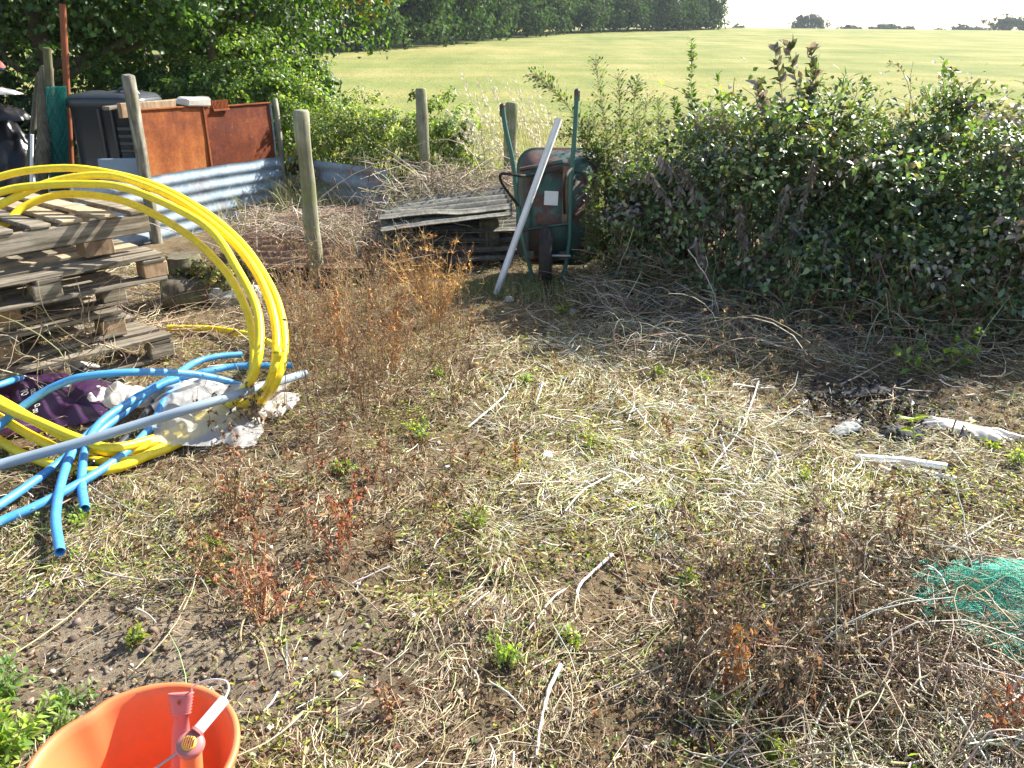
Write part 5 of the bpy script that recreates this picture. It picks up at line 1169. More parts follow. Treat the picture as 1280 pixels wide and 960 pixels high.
for k, ((px, py), h, n, cols, nb, ln, lb, sp) in enumerate(DP):
    fan = k == 0
    dry_plant('dead_weed', lb, on(G(px, py)), h, 900 + k, n, cols, None, nb, sp, ln, .0026 if not fan else .0022, 26 if cols is not DRK else 30, .020 if cols is not DRK else .026)
# the many alike dry stalks between them
def region_pts(N, px0, px1, py0, py1, q):
    Yb = 1 / q.uniform(1 / Y_at(py0), 1 / Y_at(py1), N); x = q.uniform(px0, px1, N); return np.stack([(x - 640) / F * (Yb * math.cos(PITCH) + CAM_H * math.sin(PITCH)), Yb], 1)
q = np.random.default_rng(77)
acc = (MB(), MB())
def stalkfield(N, box, h0, h1, cols, n=(1, 4), nb=5, Lf=.02, nl=14, seed=0):
    for k, (x, y) in enumerate(region_pts(N, *box, q)):
        dry_plant('', '', (x, y, float(zg(x, y))), q.uniform(h0, h1), 5000 + seed * 1000 + k, int(q.integers(*n)), cols, None, nb, q.uniform(.08, .35), (q.normal() * .12, q.normal() * .12), .0020, nl, Lf, acc=acc)
TAN = ((.50, .34, .17), (.40, .27, .14), (.58, .42, .22)); stalkfield(150, (350, 590, 365, 520), .22, .60, BRN, n=(1, 3), nb=6, Lf=.014, nl=8, seed=1); stalkfield(90, (360, 570, 365, 470), .20, .55, TAN, nb=9, Lf=.012, nl=6, seed=2); stalkfield(70, (380, 560, 360, 450), .2, .5, RUST, n=(1, 3), nb=8, Lf=.012, nl=7, seed=12)
stalkfield(110, (240, 600, 500, 700), .06, .20, BRN, seed=3); stalkfield(40, (280, 460, 590, 760), .06, .16, ((.40, .17, .09), (.3, .15, .08)), seed=4)
stalkfield(150, (830, 1180, 620, 900), .08, .22, DRK, nb=7, Lf=.021, nl=16, seed=5); stalkfield(90, (880, 1120, 680, 880), .14, .28, DRK, n=(1, 3), nb=5, Lf=.022, nl=16, seed=13); stalkfield(70, (860, 1250, 680, 960), .06, .20, BRN, nb=6, Lf=.018, nl=9, seed=6)
stalkfield(120, (560, 1000, 380, 520), .04, .14, ((.45, .36, .2), (.34, .25, .13)), seed=7); stalkfield(110, (860, 1280, 360, 470), .08, .35, ((.36, .28, .17), (.26, .19, .12)), seed=8)
stalkfield(60, (0, 130, 330, 470), .10, .35, ((.42, .34, .22), (.30, .22, .14)), seed=9); stalkfield(130, (270, 480, 310, 385), .15, .42, ((.48, .38, .24), (.36, .26, .14)), seed=10)
stalkfield(70, (640, 860, 330, 400), .05, .28, ((.42, .34, .22), (.28, .22, .14)), seed=11)
tag(acc[0].build('dry_stalks', M['straw']), 'thin dry stalks standing all over the plot', 'dry stalks', kind='stuff')
tag(acc[1].build('withered_leaves', M['dead_leaf']), 'withered leaves hanging on the dry stalks', 'dead leaves', kind='stuff')

# ------------------------------------------------------------------ litter on the ground
def scatter(N, q, y0=1.05, y1=6.7, over=.45):
    Yb = y0 * (y1 / y0) ** q.random(N); half = .66 * (Yb * math.cos(PITCH) + CAM_H * math.sin(PITCH)) + over
    return q.uniform(-1, 1, N) * half, Yb
q = np.random.default_rng(99)
def ribbons(mb, x, y, L, W, head, pitch, z, col, curl=.3):
    N = len(x); d = np.stack([np.cos(head) * np.cos(pitch), np.sin(head) * np.cos(pitch), np.sin(pitch)], 1)
    c = np.stack([x, y, z], 1); side = norm(np.cross(d, norm(q.normal(size=(N, 3)) * .5 + np.array([0, 0, 1])))); b = norm(np.cross(side, d)) * (L * curl * q.normal(size=N) * .35)[:, None] + side * (L * curl * q.normal(size=N) * .4)[:, None]
    A = c - d * L[:, None] / 2; C = c + d * L[:, None] / 2; Bm = c + b
    A[:, 2] = np.maximum(A[:, 2], zg(A[:, 0], A[:, 1]) + .001); C[:, 2] = np.maximum(C[:, 2], zg(C[:, 0], C[:, 1]) + .001)
    w = side * W[:, None] / 2; V = np.stack([A - w * .7, A + w * .7, Bm - w, Bm + w, C - w * .5, C + w * .5], 1).reshape(-1, 3); o = np.arange(N)[:, None] * 6
    mb.add(V, (o[:, :, None] + np.array([[0, 1, 3, 2], [2, 3, 5, 4]])[None]).reshape(-1, 4), np.repeat(col, 6, 0))
def straw_cols(x, y, N):
    pl_ = pale(x, y); c1 = pick([(.68, .62, .48, 2.4), (.56, .48, .31, 3), (.80, .77, .68, 1.9), (.50, .50, .22, 2.4)], N, .18, q); c2 = pick([(.34, .25, .15, 3), (.44, .34, .21, 3), (.22, .16, .10, 2), (.56, .47, .32, 2.4), (.40, .38, .17, 1.2)], N, .18, q)
    return np.where((q.random(N) < pl_ * .85 + .08)[:, None], c1, c2)
def hfield(x, y, N): return np.where(q.random(N) < .6, 6.0 * fbm(x * 1.8, y * 1.8, 71, 2) + .35 * q.normal(size=N), q.random(N) * 6.28)
clump = lambda x, y: np.clip(.62 + 1.5 * fbm(x * 7, y * 7, 81, 3), .12, 1)
# fine chopped straw and dead grass
x, y = scatter(215000, q); keep = q.random(len(x)) < (1 - .90 * soil_bare(x, y)) * (1 - .75 * burnt(x, y)) * (.68 + .32 * pale(x, y)) * clump(x, y); x, y = x[keep], y[keep]; N = len(x)
mb = MB(); dz = q.random(N) ** 2.2 * .045 * (.5 + pale(x, y)); L = np.exp(q.normal(size=N) * .5) * .045 * (.75 + .14 * y); W = np.exp(q.normal(size=N) * .35) * .0019 * (.8 + .1 * y)
ribbons(mb, x, y, L, W, hfield(x, y, N), q.normal(size=N) * .25, zg(x, y) + .003 + dz, straw_cols(x, y, N))
tag(mb.build('dry_straw', M['straw']), 'fine dry straw and dead grass covering the plot', 'straw', kind='stuff')
# longer stems as round tubes
x, y = scatter(17000, q); keep = q.random(len(x)) < (1 - .93 * soil_bare(x, y)) * (1 - .6 * burnt(x, y)) * (.35 + .65 * pale(x, y)) * clump(x, y); x, y = x[keep], y[keep]; N = len(x)
K = 5; head = hfield(x, y, N); L = np.exp(q.normal(size=N) * .55) * .13; t = np.linspace(-.5, .5, K)[None, :]; bend = q.normal(size=N)[:, None] * .5
hx_ = head[:, None] + bend * t * 2; Px = x[:, None] + np.cumsum(np.cos(hx_), 1) * L[:, None] / K; Py = y[:, None] + np.cumsum(np.sin(hx_), 1) * L[:, None] / K
Pz = zg(Px, Py) + .006 + (q.random(N) ** 1.6 * .05)[:, None] + (q.normal(size=N) * .12)[:, None] * t * L[:, None] * 2; Pz = np.maximum(Pz, zg(Px, Py) + .002)
mb = MB(); tubes(mb, np.stack([Px, Py, Pz], -1), np.linspace(1, .55, K)[None] * ((np.exp(q.normal(size=N) * .45) * (.0017 + .0009 * pale(x, y))))[:, None], 4, np.where((q.random(N) < .5)[:, None], straw_cols(x, y, N), straw_cols(x, y, N)))
tag(mb.build('dead_stems', M['straw']), 'longer dead stems strewn over the straw', 'dead stems', kind='stuff')
# chunky bleached stems in the palest part
x, y = scatter(2600, q); keep = q.random(len(x)) < .01 + .8 * pale(x, y) ** 1.5 * (1 - burnt(x, y)); x, y = x[keep], y[keep]; N = len(x); K = 6
head = hfield(x, y, N); L = .07 + .12 * q.random(N) ** 1.5; t = np.linspace(-.5, .5, K)[None, :]; hx_ = head[:, None] + .25 * q.normal(size=(N, 1)) * t * 2
Px = x[:, None] + np.cumsum(np.cos(hx_), 1) * L[:, None] / K; Py = y[:, None] + np.cumsum(np.sin(hx_), 1) * L[:, None] / K; Pz = zg(Px, Py) + .012 + (q.random(N) * .035)[:, None] + (q.normal(size=N) * .15)[:, None] * t * L[:, None]
mb = MB(); tubes(mb, np.stack([Px, Py, np.maximum(Pz, zg(Px, Py) + .003)], -1), np.linspace(1, .7, K)[None] * (.0018 + .0018 * q.random(N))[:, None], 5, pick([(.80, .77, .72, 3), (.66, .60, .48, 3), (.50, .46, .40, 1)], N, .1, q))
tag(mb.build('bleached_stems', M['straw']), 'chunky bleached stems in the pale straw', 'dead stems', kind='stuff')
# crumbs of dead leaf
x, y = scatter(42000, q); keep = q.random(len(x)) < (1 - .55 * soil_bare(x, y)); x, y = x[keep], y[keep]; N = len(x)
mb = MB(); p = np.stack([x, y, zg(x, y) + .003 + q.random(N) ** 2 * .03], 1)
leaves(mb, p, q.normal(size=(N, 3)) * [1, 1, .4], q.normal(size=(N, 3)) * .6 + [0, 0, 1], .012 * np.exp(q.normal(size=N) * .45), .008 * np.exp(q.normal(size=N) * .3), pick([(.18, .11, .07, 4), (.26, .17, .10, 3), (.11, .075, .05, 3), (.36, .26, .17, 1), (.32, .13, .07, .5)], N, .25, q), kind=4, fold=.5, droop=.35)
tag(mb.build('leaf_litter', M['dead_leaf']), 'crumbled brown dead leaves among the straw', 'leaf litter', kind='stuff')
# low seedlings and moss-green cover
x, y = scatter(95000, q); keep = q.random(len(x)) < green(x, y) ** 1.1 * (1 - .55 * soil_bare(x, y)) * (1 - .8 * burnt(x, y)); x, y = x[keep], y[keep]; N = len(x)
mb = MB(); p = np.stack([x, y, zg(x, y) + .004 + q.random(N) ** 2 * .035], 1)
leaves(mb, p, q.normal(size=(N, 3)) * [1, 1, .3], q.normal(size=(N, 3)) * .35 + [0, 0, 1], .015 * np.exp(q.normal(size=N) * .4), .010, pick([(.24, .30, .07, 3), (.36, .38, .08, 3), (.15, .22, .05, 2), (.42, .40, .11, 2), (.28, .33, .20, 1.5)], N, .2, q), kind=4, fold=.2)
tag(mb.build('ground_weeds', M['leaf']), 'tiny green seedlings spread through the litter', 'seedlings', kind='stuff')
# soil clods
x, y = scatter(16000, q, .95, 5); keep = q.random(len(x)) < .25 + .75 * soil_bare(x, y); x, y = x[keep], y[keep]; N = len(x)
ico = bmesh.new(); bmesh.ops.create_icosphere(ico, subdivisions=1, radius=1); iv = np.array([v.co for v in ico.verts]); fi = np.array([[v.index for v in f.verts] for f in ico.faces]); ico.free()
s = np.minimum(np.exp(q.normal(size=N) * .6) * .0038, .016); V = iv[None] * (1 + .42 * q.normal(size=(N, len(iv), 1))) * s[:, None, None] * np.array([1, 1, .75]) + np.stack([x, y, zg(x, y) + s * .35], 1)[:, None]
mb = MB(); mb.add(V.reshape(-1, 3), (np.arange(N)[:, None, None] * len(iv) + fi[None]).reshape(-1, 3), np.repeat(pick([(.20, .16, .115, 4), (.14, .11, .08, 3), (.26, .215, .16, 2), (.50, .46, .40, .25)], N, .15, q), len(iv), 0))
tag(mb.build('soil_clods', M['clod'], smooth=False), 'crumbly soil clods and grit', 'soil', kind='stuff')
# twig litter under the brambles and dead grass on the sheets
def twigs(name, label, N, cx, cy, cz, rx, ry, rz, L0, r0, cols, seed, bend=.5, up=.2, S=3, cat='dead twigs', dirn=None):
    q = np.random.default_rng(seed); K = 7; c = np.array([cx, cy, cz]) + q.uniform(-1, 1, (N, 3)) * [rx, ry, rz]; L = L0 * np.exp(q.normal(size=N) * .45)
    d = udir(N, q); d[:, 2] = d[:, 2] * up + up * .3; d = norm(d if dirn is None else d * .7 + np.array(dirn)); bd = udir(N, q) * (L * bend)[:, None]; t = np.linspace(0, 1, K)[None, :, None]
    P = c[:, None] + d[:, None] * L[:, None, None] * (t - .3) + bd[:, None] * (t * (1 - t)) * 1.6 + np.cumsum(q.normal(size=(N, K, 3)) * .004, 1)
    fl = zg(P[..., 0], P[..., 1]) + .004 if cz < .12 else cz - rz - .05; P[..., 2] = np.maximum(P[..., 2], fl)
    mb = MB(); tubes(mb, P, np.linspace(1, .4, K)[None] * (r0 * np.exp(q.normal(size=N) * .35))[:, None], S, pick(cols, N, .2, q))
    return tag(mb.build(name, M['straw'], origin=(cx, cy, 0)), label, cat, kind='stuff')
TW = [(.50, .42, .30, 3), (.36, .28, .18, 3), (.62, .57, .48, 1.5), (.24, .17, .11, 2)]
twigs('dead_twigs', 'dead twigs and canes at the foot of the brambles', 1100, 2.0, 4.5, .06, 1.5, .45, .09, .28, .0024, TW, 1)
twigs('dead_twigs', 'dark tangled twigs under the brambles by the wheelbarrow', 500, .95, 5.2, .08, .5, .3, .09, .26, .0024, TW, 2)
twigs('dead_grass', 'dry grass and twigs heaped against the blue-grey corrugated sheet', 480, -1.9, 7.1, .10, .55, .5, .09, .26, .0026, TW, 3, up=.45)
twigs('dead_grass', 'dry grass lying over the rusty brown sheet', 620, -1.75, 6.6, .28, .55, .45, .06, .25, .0026, TW, 4, up=.3)
twigs('dead_branches', 'pale dead branches tangled above the cement sheets', 300, -.60, 7.3, .40, .62, .45, .20, .42, .0040, TW, 5, .8, .5)
twigs('dead_grass', 'grey dry grass on top of the cement sheets', 420, -.30, 7.1, .50, .45, .3, .10, .26, .0026, TW, 6, up=.4)
twigs('dead_grass', 'dry stems hanging over the purple sack at the left edge', 130, -2.35, 3.75, .22, .4, .3, .2, .34, .0026, TW, 7, .7, .8)
twigs('dead_grass', 'matted pale stems around the teal netting', 420, 1.25, 1.95, .08, .35, .40, .05, .22, .0024, TW, 8)
twigs('dead_grass', 'heap of broken pale stems in the bottom right', 650, 1.0, 1.6, .05, .5, .28, .05, .17, .0022, TW, 9, up=.4)
twigs('dead_grass', 'dry stems under and behind the pallets', 350, -2.2, 4.9, .05, .8, .6, .05, .28, .0026, TW, 10)
twigs('dead_grass', 'matted dry grass spilling over the left end of the sheet pile', 420, -1.05, 6.1, .16, .30, .25, .16, .24, .0024, TW, 12, up=.9)
# leaning long canes near the bramble foot
# ------------------------------------------------------------------ separate bleached sticks
STK = [([(585, 533), (612, 516), (632, 496), (642, 478)], .0085, 'curved bleached stick lying in the middle, upper part', 'w'), ([(768, 488), (790, 515), (815, 538), (836, 556)], .009, 'pale split stem right of the middle, pointing down right', 'w'),
       ([(900, 545), (910, 575), (916, 602)], .008, 'short white stick left of the crossed stalks', 'w'), ([(948, 480), (928, 535), (885, 592)], .007, 'long thin white stalk crossing the short stick', 'w'),
       ([(700, 842), (686, 878), (676, 915), (671, 955)], .0085, 'thick pale stick at the bottom, left of centre', 'w'), ([(765, 700), (728, 733), (720, 757)], .009, 'pale bent stick with grey end in the lower middle', 'w'),
       ([(720, 757), (722, 790), (775, 832), (850, 895), (915, 948)], .0028, 'very long thin straw running down to the bottom edge', 't'), ([(707, 735), (690, 762), (660, 805)], .006, 'grey-white stick left of the bent one', 'w'),
       ([(612, 862), (636, 882), (657, 900)], .0045, 'small white stick left of the bottom pale stick', 'w'), ([(1036, 868), (1022, 905), (1006, 950)], .008, 'pale papery stalk at the bottom, left end of the bundle', 'w'),
       ([(1040, 862), (1085, 815), (1130, 775), (1165, 752)], .006, 'long pale stem leading up to the teal netting', 't'), ([(1155, 745), (1170, 762), (1130, 800)], .006, 'short whitish stem beside the netting edge', 'w'),
       ([(635, 478), (705, 452), (790, 424), (835, 408)], .006, 'long tan bamboo stem in the upper middle', 't'), ([(600, 422), (650, 448), (690, 468)], .006, 'brown straight stick below the orange weed', 'b'),
       ([(1050, 484), (1128, 448), (1216, 409), (1275, 372)], .009, 'long grey branch lying in front of the brambles', 'b'), ([(1190, 458), (1235, 420)], .009, 'short grey branch right of the green sprout', 'b'),
       ([(840, 588), (890, 594), (962, 604)], .005, 'straight brown stem across the right middle straw', 't'), ([(880, 555), (925, 600), (938, 615)], .005, 'white stem pointing down right below the crossed stalks', 'w'),
       ([(940, 545), (975, 530), (1010, 500)], .005, 'pale stem at the right end of the middle straw', 'w'), ([(640, 790), (665, 770), (700, 740)], .003, 'thin straw beside the grey-white stick', 't'),
       ([(985, 690), (1060, 660), (1150, 645), (1275, 655)], .0035, 'long thin stem across the right side above the netting', 't'), ([(1170, 700), (1215, 670), (1255, 640)], .006, 'bleached thick stem above the teal netting', 'w'),
       ([(225, 770), (240, 740), (255, 705)], .003, 'thin curved straw on the bare soil', 't'), ([(20, 815), (80, 775), (140, 735), (160, 722)], .0035, 'long double straw on the soil at lower left', 't'),
       ([(170, 840), (215, 800), (240, 755), (246, 722)], .003, 'curved straw ending above the bucket', 't'), ([(455, 822), (470, 828), (486, 832)], .009, 'small pinkish wood chip on the soil left of the middle', 'p'),
       ([(505, 770), (535, 800), (545, 815)], .0028, 'thin straw right of the wood chip', 't'), ([(1175, 765), (1225, 700), (1280, 690)], .003, 'fine stem lying across the netting', 'b'), ([(835, 760), (860, 810), (905, 860)], .0035, 'tan stem in the lower right middle', 't'),
       ([(1240, 880), (1200, 925), (1180, 960)], .008, 'thick tan stalk in the bottom right corner', 't'), ([(1115, 855), (1128, 905), (1132, 955)], .005, 'pale stalk at the bottom right of the bundle', 'w'), ([(480, 785), (430, 740), (400, 728)], .0028, 'thin brown straw beside the coppery dock', 'b')]
SCOL = {'w': [(.66, .62, .56)], 't': [(.55, .44, .27)], 'b': [(.34, .27, .20)], 'p': [(.55, .36, .26)]}
for k, (pts, r, lb, c) in enumerate(STK):
    qq = np.random.default_rng(1200 + k); hh = .022 if r > .004 else .03
    P = cr([on(G(a, b, .01), hh + (.02 * qq.random() if i not in (0, len(pts) - 1) else 0)) for i, (a, b) in enumerate(pts)], 18)
    P[1:-1] += qq.normal(size=P[1:-1].shape) * r * .12
    rr = r * .62 * (1 + .18 * qq.normal(size=18)) * np.linspace(1.1, .7, 18)
    mb = MB(); tubes(mb, P[None], rr[None], 6, pick(SCOL[c], 1, .08, qq), cap=True)
    tag(mb.build('stick', M['bark'] if c == 'b' else M['straw'], origin=P[0]), lb, 'stick', 'sticks lying on the plot')
# long dead branches over the sheets
BRL = [([(365, 300), (385, 265), (430, 225), (480, 203), (510, 200)], 6.9, .009, 'pale arched dead branch right of the thick post'), ([(470, 262), (540, 270), (590, 285), (640, 291)], 6.4, .008, 'dead branch drooping over the front of the cement sheets'),
       ([(480, 185), (520, 215), (545, 260), (565, 310)], 6.6, .006, 'thin pale branch falling over the left of the cement sheets'), ([(570, 225), (600, 195), (625, 182)], 7.3, .010, 'short dark dead branch behind the barrow handle'),
       ([(393, 250), (405, 275), (425, 300)], 6.9, .006, 'short white branch beside the thick post'), ([(220, 318), (270, 345), (310, 372)], 5.6, .008, 'grey dead branch behind the yellow strands'), ([(175, 275), (250, 300), (300, 320)], 5.9, .006, 'thin white branch right of the topmost pallet'),
       ([(510, 205), (535, 235), (548, 262)], 6.8, .006, 'white twig hanging from the arched branch'), ([(860, 312), (885, 350), (900, 395), (903, 430)], 4.7, .006, 'white bent cane in front of the middle brambles')]
for k, (pts, Yb, r, lb) in enumerate(BRL):
    qq = np.random.default_rng(1300 + k); P = cr(S3(pts, Yb, Yb - .1), 20); P[1:-1] += qq.normal(size=P[1:-1].shape) * r * .5
    mb = MB(); tubes(mb, P[None], (r * .6 * np.linspace(1.1, .5, 20))[None], 6, pick([(.52, .46, .38)], 1, .1, qq), cap=True)
    n = 5; i = qq.integers(4, 18, n); d = udir(n, qq) * .14; B = np.stack([P[i], P[i] + d * .5 + qq.normal(size=(n, 3)) * .01, P[i] + d], 1); tubes(mb, B, np.array([[.5, .35, .15]]) * r * .6, 4, pick([(.52, .46, .38)], n, .1, qq))
    tag(mb.build('dead_branch', M['bark'], origin=P[0]), lb, 'branch', 'dead branches lying about')

# ------------------------------------------------------------------ stones and scraps
STN = [(684, 572, .032, 'white angular stone in the middle straw'), (716, 392, .035, 'grey stone at the foot of the wheelbarrow'), (712, 862, .010, 'tiny white stone near the bottom pale stick'), (773, 620, .022, 'pale stone right of the white angular one'),
       (516, 782, .013, 'small white pebble on dark soil in the middle'), (449, 733, .012, 'small white pebble left of the dark hollow'), (808, 938, .012, 'white pebble near the bottom edge, right of centre'), (382, 835, .010, 'tiny white pebble above right of the bucket'),
       (338, 915, .012, 'pinkish pebble right of the bucket'), (1003, 515, .03, 'grey stone at the left of the burnt patch'), (140, 862, .009, 'small grey pebble above the bucket rim'), (422, 855, .016, 'brown round clod on the soil'), (828, 505, .018, 'pale stone chip in the straw upper middle'), (636, 378, .045, 'flat grey stone under the foot of the white pole')]
for k, (px, py, r, lb) in enumerate(STN):
    r *= .8
    bm = bmesh.new(); bmesh.ops.create_icosphere(bm, subdivisions=3, radius=1); qq = random.Random(k)
    ax_ = [Vector([qq.gauss(0, 1) for _ in range(3)]).normalized() for _ in range(9)]; lim = [qq.uniform(.6, .85) for _ in range(9)]
    for v in bm.verts:
        for a_, l_ in zip(ax_, lim):
            dd_ = v.co.dot(a_)
            if dd_ > l_: v.co -= a_ * (dd_ - l_) * .85
        v.co = Vector((v.co.x * r * 1.3, v.co.y * r, v.co.z * r * .7))
    o = bm_obj('stone', bm, M['stone'] if 'grey' not in lb and 'brown' not in lb else M['concrete'], smooth=True); o.location = tuple(on(G(px, py), r * .35)); o.rotation_euler = (0, 0, qq.uniform(0, 3)); tag(o, lb, 'stone', 'stones on the plot')
crumple('white_plastic', 'torn white plastic sheet lying behind the burnt patch', G(1212, 538), .19, .055, .035, M['white_bag'], 301, 'plastic scrap', R(-28), ragged=.9, group='scraps by the burnt patch', nu=36)
crumple('burnt_scrap', 'black charred plastic in the burnt patch', G(1128, 545), .11, .06, .05, M['ash'], 305, 'burnt scrap', .2, ragged=.5, group='scraps by the burnt patch', nu=36)
crumple('burnt_scrap', 'grey ashy scrap at the left of the burnt patch', G(1060, 540), .075, .04, .025, M['concrete'], 308, 'burnt scrap', .5, ragged=1.0, group='scraps by the burnt patch', nu=30)
crumple('burnt_scrap', 'black charred heap under the branch behind the burnt patch', G(1085, 495), .15, .05, .025, M['ash'], 311, 'burnt scrap', .1, ragged=.5, group='scraps by the burnt patch', nu=36)
a = on(G(1068, 574), .02); b = on(G(1182, 588), .025)
mb = MB(); tubes(mb, np.array([a, (a + b) / 2 + [0, 0, .008], b])[None], np.array([[.014, .017, .018]]), 4, cap=True); tag(mb.build('white_plank', M['white_paint'], color=False, smooth=False, origin=a), 'narrow white plank lying in the straw below the burnt patch', 'plank')
a = on(G(1110, 579), .01); b = on(G(1195, 600), .01); mb = MB(); tubes(mb, np.array([a, b])[None], .012, 4, cap=True); tag(mb.build('white_plank', M['white_paint'], color=False, smooth=False, origin=a), 'second shorter white strip just below the white plank', 'plank')

q = np.random.default_rng(631); N = 650; c = G(1085, 515); x = c[0] + q.normal(size=N) * .20; y = c[1] + q.normal(size=N) * .17
mb = MB(); leaves(mb, np.stack([x, y, zg(x, y) + .004 + q.random(N) * .03], 1), udir(N, q) * [1, 1, .5], udir(N, q) + [0, 0, .6], .022 * np.exp(q.normal(size=N) * .5), .016 * np.exp(q.normal(size=N) * .4), pick([(.02, .02, .022, 5), (.06, .06, .065, 3), (.5, .5, .5, 1), (.16, .2, .25, .6)], N, .2, q), kind=4, fold=.4)
tag(mb.build('charred_bits', M['dead_leaf']), 'black and grey charred flakes of the burnt patch', 'ash', kind='stuff')
# teal netting tangle
def netting(name, label, cx, cy, rx, ry, h, seed, n=86):
    q = np.random.default_rng(seed); mb = MB()
    for lay in range(3):
        for ori in (0, 1):
            K = 60; u = np.linspace(-1, 1, K)[None, :]; v = np.linspace(-1, 1, n)[:, None] + 0 * u; u = u + 0 * v
            if ori: u, v = v, u
            u, v = u * np.sqrt(1 - v * v / 2), v * np.sqrt(1 - u * u / 2)
            X_ = u + .35 * fbm(u * 1.6, v * 1.6, seed + lay * 7, 4); Y_ = v + .35 * fbm(u * 1.6 + 9, v * 1.6, seed + 30 + lay * 7, 4)
            X_ += .10 * fbm(u * 6, v * 6, seed + 60, 3); Y_ += .10 * fbm(u * 6, v * 6, seed + 70, 3)
            rr = np.sqrt(X_ ** 2 + Y_ ** 2); WX = cx + rx * X_; WY = cy + ry * Y_; H_ = h * np.clip(1.1 - rr, 0, 1) * (.5 + .9 * vn(u * 3, v * 3, seed + lay)) + .012 + .02 * np.abs(fbm(u * 5, v * 5, seed + lay, 3)) + lay * .012
            tubes(mb, np.stack([WX, WY, zg(WX, WY) + H_], -1), .0006, 3, pick([(.16, .66, .52, 2), (.26, .78, .64, 2), (.08, .48, .38, 1)], n, .15, q))
    return tag(mb.build(name, M['netting'], origin=(cx, cy, 0)), label, 'netting')
c = G(1238, 775); netting('teal_net', 'heap of fine teal plastic netting at the right edge of the foreground', c[0] + .08, c[1] + .03, .30, .24, .10, 400)

# ------------------------------------------------------------------ tall grass by the fence and field edge
q = np.random.default_rng(555)
def grass(name, label, N, x0, x1, y0, y1, h, w, cols, zfun, lean=(-.2, 0), mat='straw', kind_='stuff'):
    x = q.uniform(x0, x1, N); y = q.uniform(y0, y1, N); K = 5; t = np.linspace(0, 1, K)[None, :]; H_ = h * q.uniform(.5, 1.1, N)[:, None]; lx = (lean[0] + .3 * q.normal(size=N))[:, None]; ly = (lean[1] + .3 * q.normal(size=N))[:, None]
    P = np.stack([x[:, None] + lx * H_ * t ** 2, y[:, None] + ly * H_ * t ** 2, zfun(x, y)[:, None] + H_ * (t - .18 * t ** 3)], -1); a = q.random(N) * 6.28
    s = np.stack([np.cos(a), np.sin(a), 0 * a], 1)[:, None] * (w * np.linspace(1, .15, K))[None, :, None] / 2; V = np.stack([P - s, P + s], 2).reshape(-1, 3); o = (np.arange(N) * K * 2)[:, None, None] + (np.arange(K - 1) * 2)[None, :, None]
    mb = MB(); mb.add(V, (o + np.array([0, 1, 3, 2])[None, None]).reshape(-1, 4), np.repeat(pick(cols, N, .18, q), K * 2, 0)); return tag(mb.build(name, M[mat]), label, 'grass', kind=kind_)
GOLD = [(.52, .46, .20, 3), (.42, .40, .14, 3), (.30, .32, .09, 2), (.60, .54, .32, 1)]
zt = lambda x, y: np.where(y > 9.1, zf(x, y), zg(x, y))
grass('rough_grass', 'golden rough grass along the fence behind the barrow', 12000, -3.2, 5.5, 7.7, 11.0, .38, .006, GOLD, zt)
grass('field_grass', 'short golden grass at the near side of the field', 16000, -4.5, 7.5, 10.0, 19, .16, .010, [(.40, .38, .12, 3), (.33, .34, .10, 2), (.46, .41, .17, 2)], zt)
grass('rough_grass', 'green and straw grass among the pale brambles', 5000, -2.4, .3, 8.0, 9.2, .5, .005, GOLD + [(.12, .19, .05, 3)], zt)
grass('rough_grass', 'rank green grass in the corner behind the wheelbarrow', 2500, .0, 1.6, 6.4, 7.8, .40, .006, [(.14, .20, .05, 3), (.3, .3, .1, 2)], zt)
grass('rough_grass', 'grass tufts at the foot of the wheelbarrow and brambles', 1500, -.4, 1.5, 5.25, 5.9, .16, .004, [(.14, .22, .05, 3), (.35, .33, .13, 2)], zt)
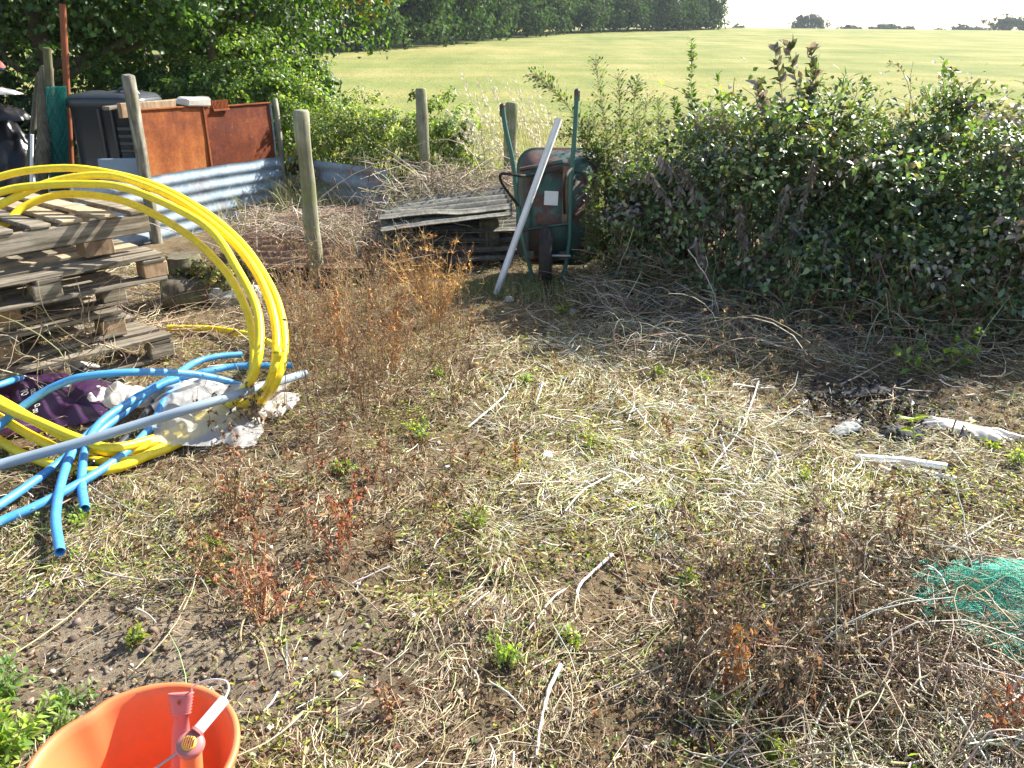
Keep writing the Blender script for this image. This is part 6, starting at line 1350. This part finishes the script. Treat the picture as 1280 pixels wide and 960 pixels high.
# feathery seed-head grasses
PL = [(618, 112, 'tall'), (600, 125, ''), (640, 118, ''), (655, 135, ''), (585, 140, ''), (630, 150, ''), (672, 140, ''), (605, 160, ''), (690, 160, ''), (660, 170, ''), (618, 178, ''), (575, 165, '')]
ms, ml = MB(), MB(); root = empty('oat_grass', (0, 8.2, 0)); tag(root, 'clump of tall pale seed-headed grass behind the barrow', 'grass clump')
for px, py, _ in PL * 4:
    px += q.normal() * 14; py += q.normal() * 10; tp = D(px, py, 8.1 + q.uniform(-.3, .3)); b = np.array((tp[0] + .18 + q.normal() * .12, tp[1], .0)); P = cr([b, (b + tp) / 2 + [.06, 0, .12], tp + [-.02, 0, -.0]], 14) - np.array((0, 8.2, 0))
    tubes(ms, P[None], (.0022 * np.linspace(1, .4, 14))[None], 3, pick([(.62, .55, .33)], 1, .1, q)); i = q.integers(9, 14, 46); p = P[i] + q.normal(size=(46, 3)) * [.010, .010, .014]
    leaves(ml, p, norm(P[13] - P[9]) + udir(46, q) * .45 + [-.2, 0, 0], udir(46, q), .034, .010, pick([(.82, .78, .60), (.74, .68, .48)], 46, .1, q), kind=4)
ms.build('stems', M['straw'], root); tag(ml.build('seed_heads', M['straw'], root), kind='stuff')
# ivy and moss on the lumps by the log
shrub('ivy_clump', 'ivy and moss growing over the rotten log', (X_at(255, 5.3, .1), 5.25, .12), (.30, .14, .16), 900, 30, .03, [(.10, .13, .04, 2), (.25, .21, .11, 2), (.16, .12, .07, 2)], 590, 'leaf', 12)
shrub('nettle_patch', 'scrubby dead and green growth right of the bay corner', (-2.15, 8.5, .35), (.22, .3, .35), 1500, 30, .04, [(.10, .14, .04, 2), (.2, .16, .09, 2)], 595, 'leaf', 14)

for k_, (x_, lb_) in enumerate(((1.3, 'low dark shrub added as backing behind the brambles beside the barrow'), (2.3, 'low dark shrub added as backing behind the middle brambles'), (3.3, 'low dark shrub added as backing behind the right-hand brambles'))):
    shrub('nettle_patch', lb_, (x_, 6.45, .32), (.62, .35, .36), 3600, 60, .045, DARK + GREEN, 650 + 3 * k_, 'leaf', 40)  # dark leafy backing, added to close the bright gaps under the brambles
# ------------------------------------------------------------------ thin summer haze over the field
hb = box_mesh('haze', 1960, 1960, 46, None, 0); o = bpy.data.objects.new('haze', hb); COL.objects.link(o); o.location = (0, 0, 46 / 2 - 18); o['kind'] = 'stuff'; o['label'] = 'thin summer haze over the field'
hm = bpy.data.materials.new('haze'); hm.use_nodes = True; hn = hm.node_tree; hn.nodes.remove(hn.nodes['Principled BSDF'])
pv = hn.nodes.new('ShaderNodeVolumePrincipled'); pv.inputs['Density'].default_value = .0003; pv.inputs['Color'].default_value = (.80, .90, 1, 1); pv.inputs['Anisotropy'].default_value = .3
hn.links.new(pv.outputs[0], hn.nodes['Material Output'].inputs['Volume']); hb.materials.clear(); hb.materials.append(hm)
